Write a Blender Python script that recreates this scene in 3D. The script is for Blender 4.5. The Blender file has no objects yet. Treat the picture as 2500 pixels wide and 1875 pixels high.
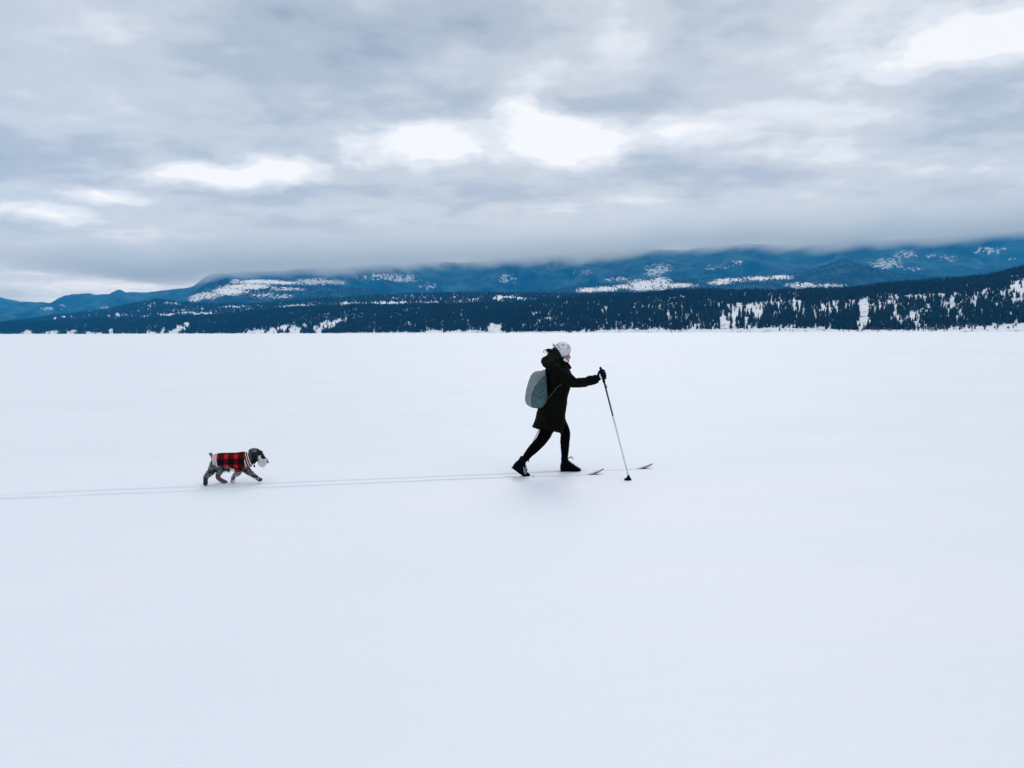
import bpy, bmesh, math, random
import numpy as np
from mathutils import Matrix, Vector

random.seed(7)
rng = np.random.default_rng(11)
scene = bpy.context.scene
COL = scene.collection
R = math.radians

# ------------------------------------------------------------------ camera
F_PX = 1850.0                     # focal length in photo pixels (photo is 2500 x 1875)
CAM_Z = 1.68
PITCH = math.atan((937.5 - 811.5) / F_PX)
ROLL = R(-0.16)
cam_d = bpy.data.cameras.new('camera')
cam_d.sensor_width = 36.0
cam_d.lens = 36.0 * F_PX / 2500.0
cam_d.clip_start = 0.1
cam_d.clip_end = 90000.0
cam = bpy.data.objects.new('camera', cam_d)
COL.objects.link(cam)
CAM_M = Matrix.Rotation(math.pi / 2 - PITCH, 3, 'X') @ Matrix.Rotation(ROLL, 3, 'Z')
cam.matrix_world = Matrix.Translation((0, 0, CAM_Z)) @ CAM_M.to_4x4()
scene.camera = cam
CM = np.array(CAM_M)


def ray(px, py):
    """World direction through a photo pixel."""
    d = CM @ np.array([(px - 1250.0) / F_PX, -(py - 937.5) / F_PX, -1.0])
    return d


def ground_pt(px, py):
    d = ray(px, py)
    t = -CAM_Z / d[2]
    return d[0] * t, d[1] * t


def project(P):
    """World points (n,3) to photo pixels."""
    q = (np.asarray(P) - np.array([0, 0, CAM_Z])) @ CM
    w = -q[:, 2]
    return 1250.0 + F_PX * q[:, 0] / w, 937.5 - F_PX * q[:, 1] / w


# ------------------------------------------------------------------ render settings
scene.render.engine = 'CYCLES'
cy = scene.cycles
cy.max_bounces = 9
cy.diffuse_bounces = 3
cy.glossy_bounces = 2
cy.transmission_bounces = 2
cy.volume_bounces = 7
cy.volume_max_steps = 256
cy.use_denoising = True
try:
    cy.denoiser = 'OPENIMAGEDENOISE'
except Exception:
    pass
vs = scene.view_settings
vs.view_transform = 'Standard'
vs.look = 'None'
vs.gamma = 1.0
vs.use_curve_mapping = False
vs.exposure = 0.0

# ------------------------------------------------------------------ node helper


class NB:
    """Small expression builder for shader nodes."""

    def __init__(self, tree):
        self.t = tree

    def link(self, val, sock):
        if hasattr(val, 'is_output'):
            self.t.links.new(val, sock)
        else:
            try:
                sock.default_value = val
            except Exception:
                sock.default_value = (val, val, val) if len(sock.default_value) == 3 else (val, val, val, 1)

    def m(self, op, a, b=0.0, c=0.0, clamp=False):
        n = self.t.nodes.new('ShaderNodeMath')
        n.operation = op
        n.use_clamp = clamp
        self.link(a, n.inputs[0])
        if len(n.inputs) > 1:
            self.link(b, n.inputs[1])
        if len(n.inputs) > 2:
            self.link(c, n.inputs[2])
        return n.outputs[0]

    def add(self, a, b): return self.m('ADD', a, b)
    def sub(self, a, b): return self.m('SUBTRACT', a, b)
    def mul(self, a, b): return self.m('MULTIPLY', a, b)

    def rng(self, v, a, b, c=0.0, d=1.0, smooth=True):
        n = self.t.nodes.new('ShaderNodeMapRange')
        n.interpolation_type = 'SMOOTHSTEP' if smooth else 'LINEAR'
        self.link(v, n.inputs[0])
        for i, x in enumerate((a, b, c, d)):
            self.link(x, n.inputs[i + 1])
        return n.outputs[0]

    def noise(self, vec, scale, detail=4.0, rough=0.5, dist=0.0, color=False):
        n = self.t.nodes.new('ShaderNodeTexNoise')
        if vec is not None:
            self.t.links.new(vec, n.inputs['Vector'])
        n.inputs['Scale'].default_value = scale
        n.inputs['Detail'].default_value = detail
        n.inputs['Roughness'].default_value = rough
        n.inputs['Distortion'].default_value = dist
        return n.outputs['Color'] if color else n.outputs[0]

    def comb(self, x, y, z):
        n = self.t.nodes.new('ShaderNodeCombineXYZ')
        self.link(x, n.inputs[0]); self.link(y, n.inputs[1]); self.link(z, n.inputs[2])
        return n.outputs[0]

    def sep(self, v):
        n = self.t.nodes.new('ShaderNodeSeparateXYZ')
        self.t.links.new(v, n.inputs[0])
        return n.outputs

    def mix(self, f, a, b):
        n = self.t.nodes.new('ShaderNodeMix')
        n.data_type = 'RGBA'
        self.link(f, n.inputs[0])
        for v, s in ((a, n.inputs[6]), (b, n.inputs[7])):
            if hasattr(v, 'is_output'):
                self.t.links.new(v, s)
            else:
                s.default_value = (*v[:3], 1.0)
        return n.outputs[2]

    def scale(self, col, f):
        n = self.t.nodes.new('ShaderNodeVectorMath')
        n.operation = 'SCALE'
        self.t.links.new(col, n.inputs[0])
        self.link(f, n.inputs['Scale'])
        return n.outputs[0]

    def attr(self, name):
        n = self.t.nodes.new('ShaderNodeAttribute')
        n.attribute_name = name
        return n

    def coord(self, which='Object'):
        n = self.t.nodes.new('ShaderNodeTexCoord')
        return n.outputs[which]

    def mapping(self, vec, scale=(1, 1, 1), rot=(0, 0, 0)):
        n = self.t.nodes.new('ShaderNodeMapping')
        self.t.links.new(vec, n.inputs['Vector'])
        n.inputs['Scale'].default_value = scale
        n.inputs['Rotation'].default_value = rot
        return n.outputs[0]

    def bump(self, h, strength, dist):
        n = self.t.nodes.new('ShaderNodeBump')
        n.inputs['Strength'].default_value = strength
        n.inputs['Distance'].default_value = dist
        self.t.links.new(h, n.inputs['Height'])
        return n.outputs[0]


def srgb(r, g, b):
    f = lambda c: (c / 255 / 12.92) if c <= 10 else ((c / 255 + 0.055) / 1.055) ** 2.4
    return (f(r), f(g), f(b))


# ------------------------------------------------------------------ world: overcast sky with thin bright gaps
SUN_AZ, SUN_EL = R(8), R(40)
world = bpy.data.worlds.new('World')
scene.world = world
world.use_nodes = True
wt = world.node_tree
wt.nodes.clear()
W = NB(wt)
wout = wt.nodes.new('ShaderNodeOutputWorld')
bg = wt.nodes.new('ShaderNodeBackground')
wt.links.new(bg.outputs[0], wout.inputs[0])
nish = wt.nodes.new('ShaderNodeTexSky')
nish.sky_type = 'NISHITA'
nish.sun_disc = False
nish.sun_elevation = SUN_EL
nish.sun_rotation = SUN_AZ
D = W.coord('Generated')
dx, dy, dz = W.sep(D)
az = W.m('ARCTAN2', dx, dy)
el = W.m('ARCSINE', W.m('MAXIMUM', W.m('MINIMUM', dz, 1.0), -1.0))
zz = W.m('MAXIMUM', dz, 0.0)
den = W.add(zz, 0.13)
P2 = W.comb(W.m('DIVIDE', dx, den), W.m('DIVIDE', dy, den), 0.0)
n_big = W.noise(P2, 0.55, 3, 0.52, 0.0)
n_mid = W.noise(P2, 1.7, 5, 0.58, 0.0)
n_str = W.noise(W.mapping(P2, (0.5, 1.6, 1.0), (0, 0, R(-12))), 1.3, 4, 0.55, 0.0)
# wander of the gap outlines
AE = W.comb(az, W.mul(el, 2.0), 0.0)
wn = W.noise(AE, 5.0, 5, 0.60, color=True)
wr, wg, wb = W.sep(wn)
azw = W.add(az, W.mul(W.sub(wr, 0.5), 0.26))
elw = W.add(el, W.mul(W.sub(wg, 0.5), 0.085))
AEW = W.comb(azw, elw, 0.0)


def ang(px, py):
    d = ray(px, py)
    d = d / np.linalg.norm(d)
    return math.atan2(d[0], d[1]), math.asin(d[2])


def blob(px, py, wx, wy, tilt=0.0, hard=0.35):
    """Soft ellipse on the sky dome."""
    a0, e0 = ang(px, py)
    a1, _ = ang(px + wx, py)
    _, e1 = ang(px, py - wy)
    mp = wt.nodes.new('ShaderNodeMapping')
    mp.vector_type = 'TEXTURE'
    mp.inputs['Location'].default_value = (a0, e0, 0)
    mp.inputs['Rotation'].default_value = (0, 0, tilt)
    mp.inputs['Scale'].default_value = (abs(a1 - a0), abs(e1 - e0), 1)
    wt.links.new(AEW, mp.inputs['Vector'])
    g = wt.nodes.new('ShaderNodeTexGradient')
    g.gradient_type = 'SPHERICAL'
    wt.links.new(mp.outputs[0], g.inputs[0])
    k = 1.0 / (1.0 - hard)
    return W.m('MULTIPLY', g.outputs['Fac'], k, clamp=True)


def total(items):
    out = None
    for it in items:
        out = it if out is None else W.add(out, it)
    return out


# bright openings in the deck (photo position, half width, half height)
bright = total([W.mul(blob(*a), k) for a, k in [
    ((610, 420, 250, 66, 0.16, 0.0), 1.5),
    ((1035, 352, 225, 78, 0.05, 0.0), 1.45),
    ((1340, 322, 205, 108, -0.25, 0.0), 1.65),
    ((1230, 235, 190, 70, 0.4, 0.0), .42),
    ((2400, 92, 440, 104, 0.03, 0.0), 1.6),
    ((1480, 110, 190, 150, 0.3, 0.0), .42),
    ((310, 500, 170, 28, 0.0, 0.0), .7),
    ((90, 530, 270, 32, -0.05, 0.0), .7),
    ((1720, 300, 300, 64, 0.1, 0.0), .62),
    ((1980, 330, 300, 100, 0.0, 0.0), .40),
    ((250, 625, 420, 36, 0.0, 0.0), .30),
    ((1350, 530, 330, 60, 0.0, 0.0), .20),
]])
dark = total([W.mul(blob(*a), k) for a, k in [
    ((900, 170, 800, 240, 0.0, 0.0), .45),
    ((1800, 60, 360, 90, 0.0, 0.0), .40),
    ((1500, 235, 280, 55, 0.0, 0.0), .42),
    ((2300, 240, 340, 85, -0.05, 0.0), .55),
    ((1700, 400, 460, 60, 0.0, 0.0), .30),
    ((750, 475, 330, 45, 0.0, 0.0), .28),
    ((1960, 555, 360, 40, 0.08, 0.0), .45),
    ((1500, 620, 1500, 80, 0.02, 0.0), .28),
]])
n_fin = W.noise(P2, 4.6, 4, 0.6)
tone = W.add(W.mul(W.sub(n_big, 0.5), 0.85), W.mul(W.sub(n_mid, 0.5), 0.95))
tone = W.add(tone, W.mul(W.sub(n_fin, 0.5), 0.60))
tone = W.add(tone, W.mul(W.sub(n_str, 0.5), 0.75))
tone = W.add(W.sub(tone, W.mul(dark, 0.40)), 0.475)
tone = W.add(tone, W.mul(bright, W.add(0.52, W.mul(n_mid, 0.35))))
ramp = wt.nodes.new('ShaderNodeValToRGB')
cr = ramp.color_ramp
cr.interpolation = 'EASE'
stops = [(0.0, srgb(146, 161, 180)), (0.25, srgb(175, 187, 199)), (0.5, srgb(198, 206, 214)),
         (0.76, srgb(224, 229, 234)), (1.0, srgb(246, 247, 247))]
cr.elements[0].position = stops[0][0]; cr.elements[0].color = (*stops[0][1], 1)
cr.elements[1].position = stops[-1][0]; cr.elements[1].color = (*stops[-1][1], 1)
for p, c in stops[1:-1]:
    e = cr.elements.new(p); e.color = (*c, 1)
wt.links.new(tone, ramp.inputs[0])
cloud = ramp.outputs[0]
# an overcast sky brightens towards the zenith
cloud = W.scale(cloud, W.rng(dz, 0.38, 1.0, 1.0, 1.46))
# the deck lies beyond the valley haze: add back what the haze takes away along each bearing
HAZE_C, HAZE_D, HAZE_TOP, HAZE_L = (0.012, 0.40, 0.98), 4.0e-5, 2000.0, (0.43, 0.445, 0.45)
path = W.m('MINIMUM', W.m('DIVIDE', HAZE_TOP, W.add(zz, 0.03)), 26000.0)
gain = W.comb(*[W.sub(W.m('EXPONENT', W.mul(path, HAZE_D * c)), 1.0) for c in HAZE_C])
vm1 = wt.nodes.new('ShaderNodeVectorMath'); vm1.operation = 'SUBTRACT'
wt.links.new(cloud, vm1.inputs[0]); vm1.inputs[1].default_value = HAZE_L
vm2 = wt.nodes.new('ShaderNodeVectorMath'); vm2.operation = 'MULTIPLY_ADD'
wt.links.new(vm1.outputs[0], vm2.inputs[0]); wt.links.new(gain, vm2.inputs[1]); wt.links.new(cloud, vm2.inputs[2])
cloud = vm2.outputs[0]
skyc = W.scale(nish.outputs[0], 0.10)
mixed = W.mix(0.95, skyc, cloud)
wt.links.new(mixed, bg.inputs[0])
bg.inputs[1].default_value = 1.0
world.cycles.sampling_method = 'MANUAL'
world.cycles.sample_map_resolution = 512

# ------------------------------------------------------------------ sun (veiled by cloud)
sun_d = bpy.data.lights.new('sun', 'SUN')
sun_d.energy = 0.75
sun_d.angle = R(28)
sun_d.color = (1.0, 0.97, 0.93)
sun = bpy.data.objects.new('sun', sun_d)
COL.objects.link(sun)
sd = Vector((math.sin(SUN_AZ) * math.cos(SUN_EL), math.cos(SUN_AZ) * math.cos(SUN_EL), math.sin(SUN_EL)))
sun.rotation_euler = sd.to_track_quat('Z', 'Y').to_euler()
sun.location = (0, 0, 50)


# ------------------------------------------------------------------ materials
def material(name):
    m = bpy.data.materials.new(name)
    m.use_nodes = True
    b = m.node_tree.nodes['Principled BSDF']
    return m, NB(m.node_tree), b


def cloth(name, c1, c2, scale=60, rough=0.85, bump=0.25, dist=0.002, spec=0.25, sheen=0.0):
    m, n, b = material(name)
    co = n.coord('Object')
    f = n.noise(co, scale, 4, 0.6)
    f2 = n.noise(co, scale * 0.12, 3, 0.5)
    ff = n.rng(n.add(n.mul(f, 0.5), n.mul(f2, 0.5)), 0.35, 0.65)
    m.node_tree.links.new(n.mix(ff, c1, c2), b.inputs['Base Color'])
    b.inputs['Roughness'].default_value = rough
    b.inputs['Specular IOR Level'].default_value = spec
    b.inputs['Sheen Weight'].default_value = sheen
    m.node_tree.links.new(n.bump(n.add(f, n.mul(f2, 2.0)), bump, dist), b.inputs['Normal'])
    return m


# snow
M_SNOW, n, b = material('lake_snow')
co = n.coord('Object')
patch = n.noise(n.mapping(co, (0.35, 0.8, 1)), 0.55, 5, 0.55)
patch2 = n.noise(n.mapping(co, (0.3, 0.6, 1)), 0.06, 4, 0.5)
pm = n.rng(n.add(n.mul(patch, 0.55), n.mul(patch2, 0.45)), 0.40, 0.60)
M_SNOW.node_tree.links.new(n.mix(pm, (0.838, 0.862, 0.898), (0.892, 0.880, 0.922)), b.inputs['Base Color'])
b.inputs['Roughness'].default_value = 0.62
b.inputs['Specular IOR Level'].default_value = 0.45
fine = n.noise(co, 90.0, 3, 0.6)
crust = n.noise(n.mapping(co, (1.0, 2.2, 1), (0, 0, R(12))), 3.2, 5, 0.6)
hh = n.add(n.mul(fine, 0.10), n.mul(crust, 1.0))
M_SNOW.node_tree.links.new(n.bump(hh, 0.40, 0.035), b.inputs['Normal'])

# snowy land under the near forest
M_LAND, n, b = material('snowy_hillside')
co = n.coord('Object')
f = n.noise(co, 0.05, 5, 0.62)
g = n.noise(co, 0.006, 4, 0.5)
scr = n.rng(n.add(n.mul(f, 0.75), n.mul(g, 0.25)), 0.52, 0.68)
M_LAND.node_tree.links.new(n.mix(n.mul(scr, 0.8), (0.80, 0.83, 0.88), (0.16, 0.15, 0.13)), b.inputs['Base Color'])
b.inputs['Roughness'].default_value = 0.9


def far_land(name, speck, streak, white):
    m, n, b = material(name)
    co = n.coord('Object')
    f = n.noise(n.mapping(co, (1.0, 1.0, 0.35)), speck, 3, 0.65)
    g = n.noise(co, speck * 0.14, 5, 0.62)
    a = n.attr('snow').outputs['Fac']
    s = n.add(n.mul(a, 0.86), n.mul(n.mul(n.sub(f, 0.5), 2.6), n.rng(a, 0.05, 0.5, 0.35, 1.0)))
    s = n.add(s, n.mul(n.sub(g, 0.5), streak))
    s = n.rng(s, 0.50, 0.62)
    dk = n.mix(n.rng(g, 0.40, 0.70), (0.002, 0.005, 0.006), (0.036, 0.092, 0.094))
    m.node_tree.links.new(n.mix(s, dk, white), b.inputs['Base Color'])
    b.inputs['Roughness'].default_value = 0.95
    b.inputs['Specular IOR Level'].default_value = 0.1
    m.node_tree.links.new(n.bump(f, 0.8, 14.0), b.inputs['Normal'])
    return m


M_FAR = far_land('far_mountain_forest', 0.018, 0.9, (0.50, 0.52, 0.57))
M_MIDFAR = far_land('foothill_forest', 0.030, 0.7, (0.80, 0.82, 0.88))

M_TREE, n, b = material('conifer_needles')
tv = n.attr('tint').outputs['Fac']
f = n.noise(n.coord('Object'), 0.6, 2, 0.6)
c = n.mix(tv, (0.002, 0.006, 0.007), (0.012, 0.030, 0.030))
M_TREE.node_tree.links.new(n.mix(n.rng(f, 0.60, 0.72, 0, 0.35), c, (0.35, 0.38, 0.42)), b.inputs['Base Color'])
b.inputs['Roughness'].default_value = 0.9
b.inputs['Specular IOR Level'].default_value = 0.1

M_BARE, n, b = material('bare_twigs')
tv = n.attr('tint').outputs['Fac']
M_BARE.node_tree.links.new(n.mix(tv, (0.055, 0.052, 0.050), (0.13, 0.115, 0.11)), b.inputs['Base Color'])
b.inputs['Roughness'].default_value = 0.95


# ------------------------------------------------------------------ object helpers
def mesh_from(name, verts, faces, smooth=True):
    me = bpy.data.meshes.new(name)
    me.from_pydata([tuple(map(float, v)) for v in verts], [], [tuple(int(i) for i in f) for f in faces])
    me.update()
    if smooth:
        me.polygons.foreach_set('use_smooth', [True] * len(me.polygons))
    return me


def mesh_arrays(name, V, F, smooth=True):
    """Fast mesh from arrays; every face of F has the same number of corners."""
    V = np.asarray(V, dtype=np.float32); F = np.asarray(F, dtype=np.int32)
    me = bpy.data.meshes.new(name)
    me.vertices.add(len(V))
    me.vertices.foreach_set('co', V.ravel())
    k = F.shape[1]
    me.loops.add(F.size)
    me.loops.foreach_set('vertex_index', F.ravel())
    me.polygons.add(len(F))
    me.polygons.foreach_set('loop_start', np.arange(0, F.size, k, dtype=np.int32))
    me.update(calc_edges=True)
    me.polygons.foreach_set('use_smooth', np.full(len(F), smooth))
    return me


def obj(name, me, mat=None, parent=None, **props):
    o = bpy.data.objects.new(name, me)
    COL.objects.link(o)
    if mat is not None and me is not None:
        if len(me.materials) == 0:
            me.materials.append(mat)
    if parent is not None:
        o.parent = parent
    for k, v in props.items():
        o[k] = v
    return o


def float_attr(me, name, vals):
    a = me.attributes.new(name, 'FLOAT', 'POINT')
    a.data.foreach_set('value', np.asarray(vals, dtype=np.float32))


def color_attr(me, name, cols):
    a = me.attributes.new(name, 'FLOAT_COLOR', 'POINT')
    c = np.ones((len(cols), 4), dtype=np.float32)
    c[:, :3] = cols
    a.data.foreach_set('color', c.ravel())


# numpy value noise
def _h(i, j, s):
    n = (i.astype(np.int64) * 374761393 + j.astype(np.int64) * 668265263 + s * 974634777) & 0xffffffff
    n = ((n ^ (n >> 13)) * 1274126177) & 0xffffffff
    n = n ^ (n >> 16)
    return (n & 0xffff) / 65535.0


def vnoise(x, y, s=0):
    x = np.asarray(x, float); y = np.asarray(y, float)
    i = np.floor(x); j = np.floor(y)
    fx = x - i; fy = y - j
    fx = fx * fx * (3 - 2 * fx); fy = fy * fy * (3 - 2 * fy)
    a = _h(i, j, s); b_ = _h(i + 1, j, s); c_ = _h(i, j + 1, s); d_ = _h(i + 1, j + 1, s)
    return (a * (1 - fx) + b_ * fx) * (1 - fy) + (c_ * (1 - fx) + d_ * fx) * fy


def fbm(x, y, o=5, s=0, g=0.5):
    t = 0; a = 1; n_ = 0
    for k in range(o):
        t = t + a * vnoise(np.asarray(x) * 2 ** k, np.asarray(y) * 2 ** k, s + k * 17)
        n_ += a; a *= g
    return t / n_


# ------------------------------------------------------------------ frames of the skier and the dog
HEAD = R(11.7)                                     # heading of the track, turned away from the camera
HX, HY = math.cos(HEAD), math.sin(HEAD)
SKX, SKY = ground_pt(1355, 1157)                   # ground under the skier
DGX, DGY = ground_pt(569, 1181)                    # ground under the dog


class Frame:
    """Photo-crop coordinates to local coordinates of a figure on a given side plane."""

    def __init__(self, ox, oy, x0, y0, s):
        self.o = np.array([ox, oy, 0.0]); self.x0, self.y0, self.s = x0, y0, s

    def __call__(self, cx, cy_, y=0.0):
        d = ray(self.x0 + cx / self.s, self.y0 + cy_ / self.s)
        nrm = np.array([-HY, HX, 0.0])
        c = np.array([0, 0, CAM_Z])
        t = ((self.o + nrm * y - c) @ nrm) / (d @ nrm)
        p = c + d * t - self.o
        return np.array([p[0] * HX + p[1] * HY, y, p[2]])


S_ = Frame(SKX, SKY, 1220, 810, 1702 / 400)         # skier
G_ = Frame(DGX, DGY, 470, 1070, 2212 / 210)         # dog
TRACK_Y = 0.115

# ------------------------------------------------------------------ frozen lake: one snow sheet with pressed ski tracks
def axis(fine0, fine1, step, grow, far):
    a = list(np.arange(fine0, fine1 + step * 0.5, step))
    lo, hi, s1, s2 = [], [], step, step
    v = fine0
    while v > -far:
        s1 *= grow; v -= s1; lo.append(v)
    v = a[-1]
    while v < far:
        s2 *= grow; v += s2; hi.append(v)
    return np.array(lo[::-1] + a + hi)


ax = axis(-8.4, 2.2, 0.035, 1.12, 24000.0)
ay = axis(-0.42, 0.42, 0.012, 1.12, 24000.0)
gx, gy = np.meshgrid(ax, ay, indexing='ij')
rise = (fbm(gx * 0.35, gy * 0.5, 4, 3) - 0.5) * 0.030
near = np.exp(-((gx + 1) / 60.0) ** 2 - (gy / 60.0) ** 2)
gz = rise * near * (1 - 0.9 * np.exp(-(gy / 0.7) ** 2))
wob = (fbm(gx * 0.7, gx * 0, 3, 9) - 0.5) * 0.03
toe_n = S_(285, 1485, -TRACK_Y)[0]
toe_f = S_(820, 1455, TRACK_Y)[0]
tip_n = S_(985, 1488, -TRACK_Y)[0]
tip_f = S_(1500, 1440, TRACK_Y)[0]
for side, toe, tip in ((-1, toe_n, tip_n), (1, toe_f, tip_f)):
    yy = gy - side * TRACK_Y - wob
    behind = 1 / (1 + np.exp((gx - toe + 0.1) / 0.05))
    ahead = (1 - behind) / (1 + np.exp((gx - tip - 0.05) / 0.03))
    prof = np.exp(-(yy / 0.030) ** 4)
    lip = np.exp(-((np.abs(yy) - 0.05) / 0.016) ** 2)
    var = np.clip(-0.25 + 2.5 * fbm(gx * 1.7, gy * 0 + side * 3.7, 4, 21, 0.65), 0.2, 1.6)
    gz += behind * (-0.029 * prof * var + 0.007 * lip * var)
    gz += ahead * (0.003 * prof - 0.012 * np.exp(-((np.abs(yy) - 0.028) / 0.01) ** 2) * var)


def dent(px, py, rad, depth, rim=0.35, frame=None):
    global gz
    d = np.hypot(gx - px, gy - py)
    gz += -depth * np.exp(-(d / rad) ** 4) + depth * rim * np.exp(-((d - rad * 1.35) / (rad * 0.4)) ** 2)


# kicked-up snow behind the lifted heel, boot toes, and old paw prints along the track
p = S_(90, 1515, -TRACK_Y)
dent(p[0], p[1], 0.035, 0.02)
for cx_, cy_, yy_ in ((250, 1490, -TRACK_Y), (300, 1485, -TRACK_Y), (860, 1450, TRACK_Y)):
    p = S_(cx_, cy_, yy_)
    dent(p[0], p[1], 0.05, -0.022, 0.0)
dorg = np.array([(DGX - SKX) * HX + (DGY - SKY) * HY, -(DGX - SKX) * HY + (DGY - SKY) * HX])
for i in range(26):
    xx = dorg[0] - 0.15 - i * 0.21 + rng.uniform(-.03, .03)
    if xx < -8.2:
        break
    dent(xx, dorg[1] + (0.06 if i % 2 else -0.06) + rng.uniform(-.02, .02), 0.026, 0.014 * rng.uniform(.6, 1.2), 0.3)
p = G_(225, 1235, -0.05)
dent(dorg[0] + p[0], dorg[1] - 0.05, 0.04, 0.02)
gz = np.where((np.abs(gx) > 40) | (np.abs(gy) > 40), 0.0, gz)
nx_, ny_ = gx.shape
V = np.stack([gx, gy, gz], -1).reshape(-1, 3)
idx = np.arange(nx_ * ny_).reshape(nx_, ny_)
Fq = np.stack([idx[:-1, :-1], idx[1:, :-1], idx[1:, 1:], idx[:-1, 1:]], -1).reshape(-1, 4)
lake = obj('snow_covered_lake', mesh_arrays('snow_covered_lake', V, Fq), M_SNOW,
           kind='structure', label='smooth snow covering the frozen lake')
lake.location = (SKX, SKY, 0)
lake.rotation_euler = (0, 0, HEAD)


# ------------------------------------------------------------------ hills and mountains
def interp(tab, px):
    t = np.array(tab, float)
    return np.interp(px, t[:, 0], t[:, 1])


class Ridge:
    """A strip of land: foot line, crest line (from bearings and heights) and a back slope."""

    def __init__(self, crest, foot, crest_d, nu, nt, noise_amp, noise_len, seed, shape=1.0, px0=-420, px1=2920):
        self.px = np.linspace(px0, px1, nu)
        self.t = np.concatenate([np.linspace(0, 1, nt), np.linspace(1, 1.6, max(6, nt // 5))[1:]])
        yb = interp(foot, self.px); yc = interp(crest_d, self.px)
        cpy = interp(crest, self.px)
        v = np.array([ray(a, b)[2] / ray(a, b)[1] for a, b in zip(self.px, cpy)])
        u = np.array([ray(a, b)[0] / ray(a, b)[1] for a, b in zip(self.px, cpy)])
        zc = CAM_Z + v * yc
        T = self.t[None, :]
        Y = yb[:, None] + (yc - yb)[:, None] * T
        X = u[:, None] * Y
        tt = np.clip(T, 0, 1)
        prof = np.where(T <= 1, (1 - shape) * tt + shape * (tt * tt * (3 - 2 * tt)), 1 - (T - 1) * 1.1)
        Z = zc[:, None] * prof
        env = np.clip(tt * 6, 0, 1) * np.clip((1 - tt) * 3.0 + 0.22, 0, 1)
        rid = 1 - np.abs(2 * fbm(X / noise_len, Y / noise_len * 0.6, 5, seed) - 1)
        fb = fbm(X / (noise_len * 0.4), Y / (noise_len * 0.4), 4, seed + 5)
        Z = Z + noise_amp * env * ((rid - 0.72) * 1.5 + (fb - 0.5) * 0.7)
        self.X, self.Y, self.Z = X, Y, np.where(T <= 0, -3.0, np.maximum(Z, 0.3 * (T > 0)))
        self.nu, self.nt = X.shape

    def mesh(self, name):
        V = np.stack([self.X, self.Y, self.Z], -1).reshape(-1, 3)
        i = np.arange(self.nu * self.nt).reshape(self.nu, self.nt)
        F = np.stack([i[:-1, :-1], i[1:, :-1], i[1:, 1:], i[:-1, 1:]], -1).reshape(-1, 4)
        return mesh_arrays(name, V, F), V

    def sample(self, n, tmax=1.12, tmin=0.0):
        """Random points, even by area over the strip."""
        w = self.Y[:, 0] * 0 + (self.Y[:, -1] - self.Y[:, 0]) * self.Y.mean(1)
        w = np.clip(w, 1, None)
        a = rng.choice(self.nu - 1, n, p=w[:-1] / w[:-1].sum()) + rng.random(n)
        it = np.searchsorted(self.t, tmax)
        b_ = tmin + (tmax - tmin) * rng.random(n)
        bt = np.interp(b_, self.t, np.arange(len(self.t)))
        i = np.floor(a).astype(int); j = np.clip(np.floor(bt).astype(int), 0, self.nt - 2)
        fa = a - i; fb = bt - j
        def g(A):
            return (A[i, j] * (1 - fa) + A[i + 1, j] * fa) * (1 - fb) + (A[i, j + 1] * (1 - fa) + A[i + 1, j + 1] * fa) * fb
        return np.stack([g(self.X), g(self.Y), g(self.Z)], -1), b_


n1_crest = [(-420, 797), (0, 791), (150, 787), (300, 781), (380, 777), (470, 775), (560, 770), (650, 760), (720, 754),
            (850, 748), (1000, 747), (1100, 746), (1180, 744), (1290, 738), (1400, 729), (1500, 724), (1600, 718),
            (1750, 713), (1900, 711), (2000, 709), (2060, 711), (2130, 705), (2200, 696), (2300, 691), (2400, 681),
            (2500, 661), (2700, 640), (2920, 625)]
shore = [(-420, 4600), (0, 4000), (650, 2900), (1000, 2450), (1300, 2100), (1900, 1650), (2500, 1380), (2920, 1250)]
n1_d = [(-420, 5400), (0, 4700), (650, 3700), (1000, 3250), (1300, 2850), (1900, 2450), (2500, 2150), (2920, 2000)]
n2_crest = [(-420, 790), (0, 789), (60, 781), (150, 771), (250, 757), (330, 742), (380, 732), (430, 738), (470, 745),
            (600, 743), (700, 738), (800, 730), (950, 722), (1100, 717), (1250, 717), (1400, 720), (1500, 718),
            (1600, 718), (2000, 716), (2920, 716)]
n2_foot = [(-420, 5450), (0, 4760), (650, 3760), (1300, 2900), (1900, 2500), (2920, 2100)]
n2_d = [(-420, 7400), (0, 6800), (650, 5600), (1300, 4700), (1900, 4300), (2920, 4200)]
n3_crest = [(-420, 800), (300, 795), (400, 760), (450, 738), (470, 716), (500, 698), (545, 683), (600, 680), (680, 682),
            (740, 690), (800, 699), (870, 706), (960, 714), (1100, 719), (1250, 718), (1380, 707), (1450, 696),
            (1500, 688), (1560, 677), (1640, 676), (1700, 684), (1760, 680), (1830, 675), (1930, 672), (1990, 658),
            (2030, 645), (2065, 636), (2110, 652), (2200, 670), (2350, 685), (2500, 694), (2920, 700)]
n3_foot = [(-420, 7500), (2920, 6000)]
n3_d = [(-420, 10500), (700, 9000), (2920, 8600)]
f_crest = [(-420, 725), (0, 735), (50, 744), (120, 744), (180, 729), (240, 727), (300, 719), (340, 715), (400, 706), (450, 700),
           (540, 668), (700, 662), (900, 652), (1200, 636), (1500, 618), (1600, 606), (1800, 600), (2000, 600), (2075, 575), (2140, 590),
           (2350, 575), (2500, 566), (2920, 560)]
f_foot = [(-420, 11000), (2920, 9500)]
f_d = [(-420, 17000), (300, 17000), (600, 15500), (2920, 15000)]

N1 = Ridge(n1_crest, shore, n1_d, 640, 60, 26, 420, 1, 0.25)
N2 = Ridge(n2_crest, n2_foot, n2_d, 420, 44, 22, 700, 2, 0.2)
N3 = Ridge(n3_crest, n3_foot, n3_d, 520, 60, 120, 1400, 3, 0.3)
FR = Ridge(f_crest, f_foot, f_d, 700, 90, 420, 1700, 4, 0.2)

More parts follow.
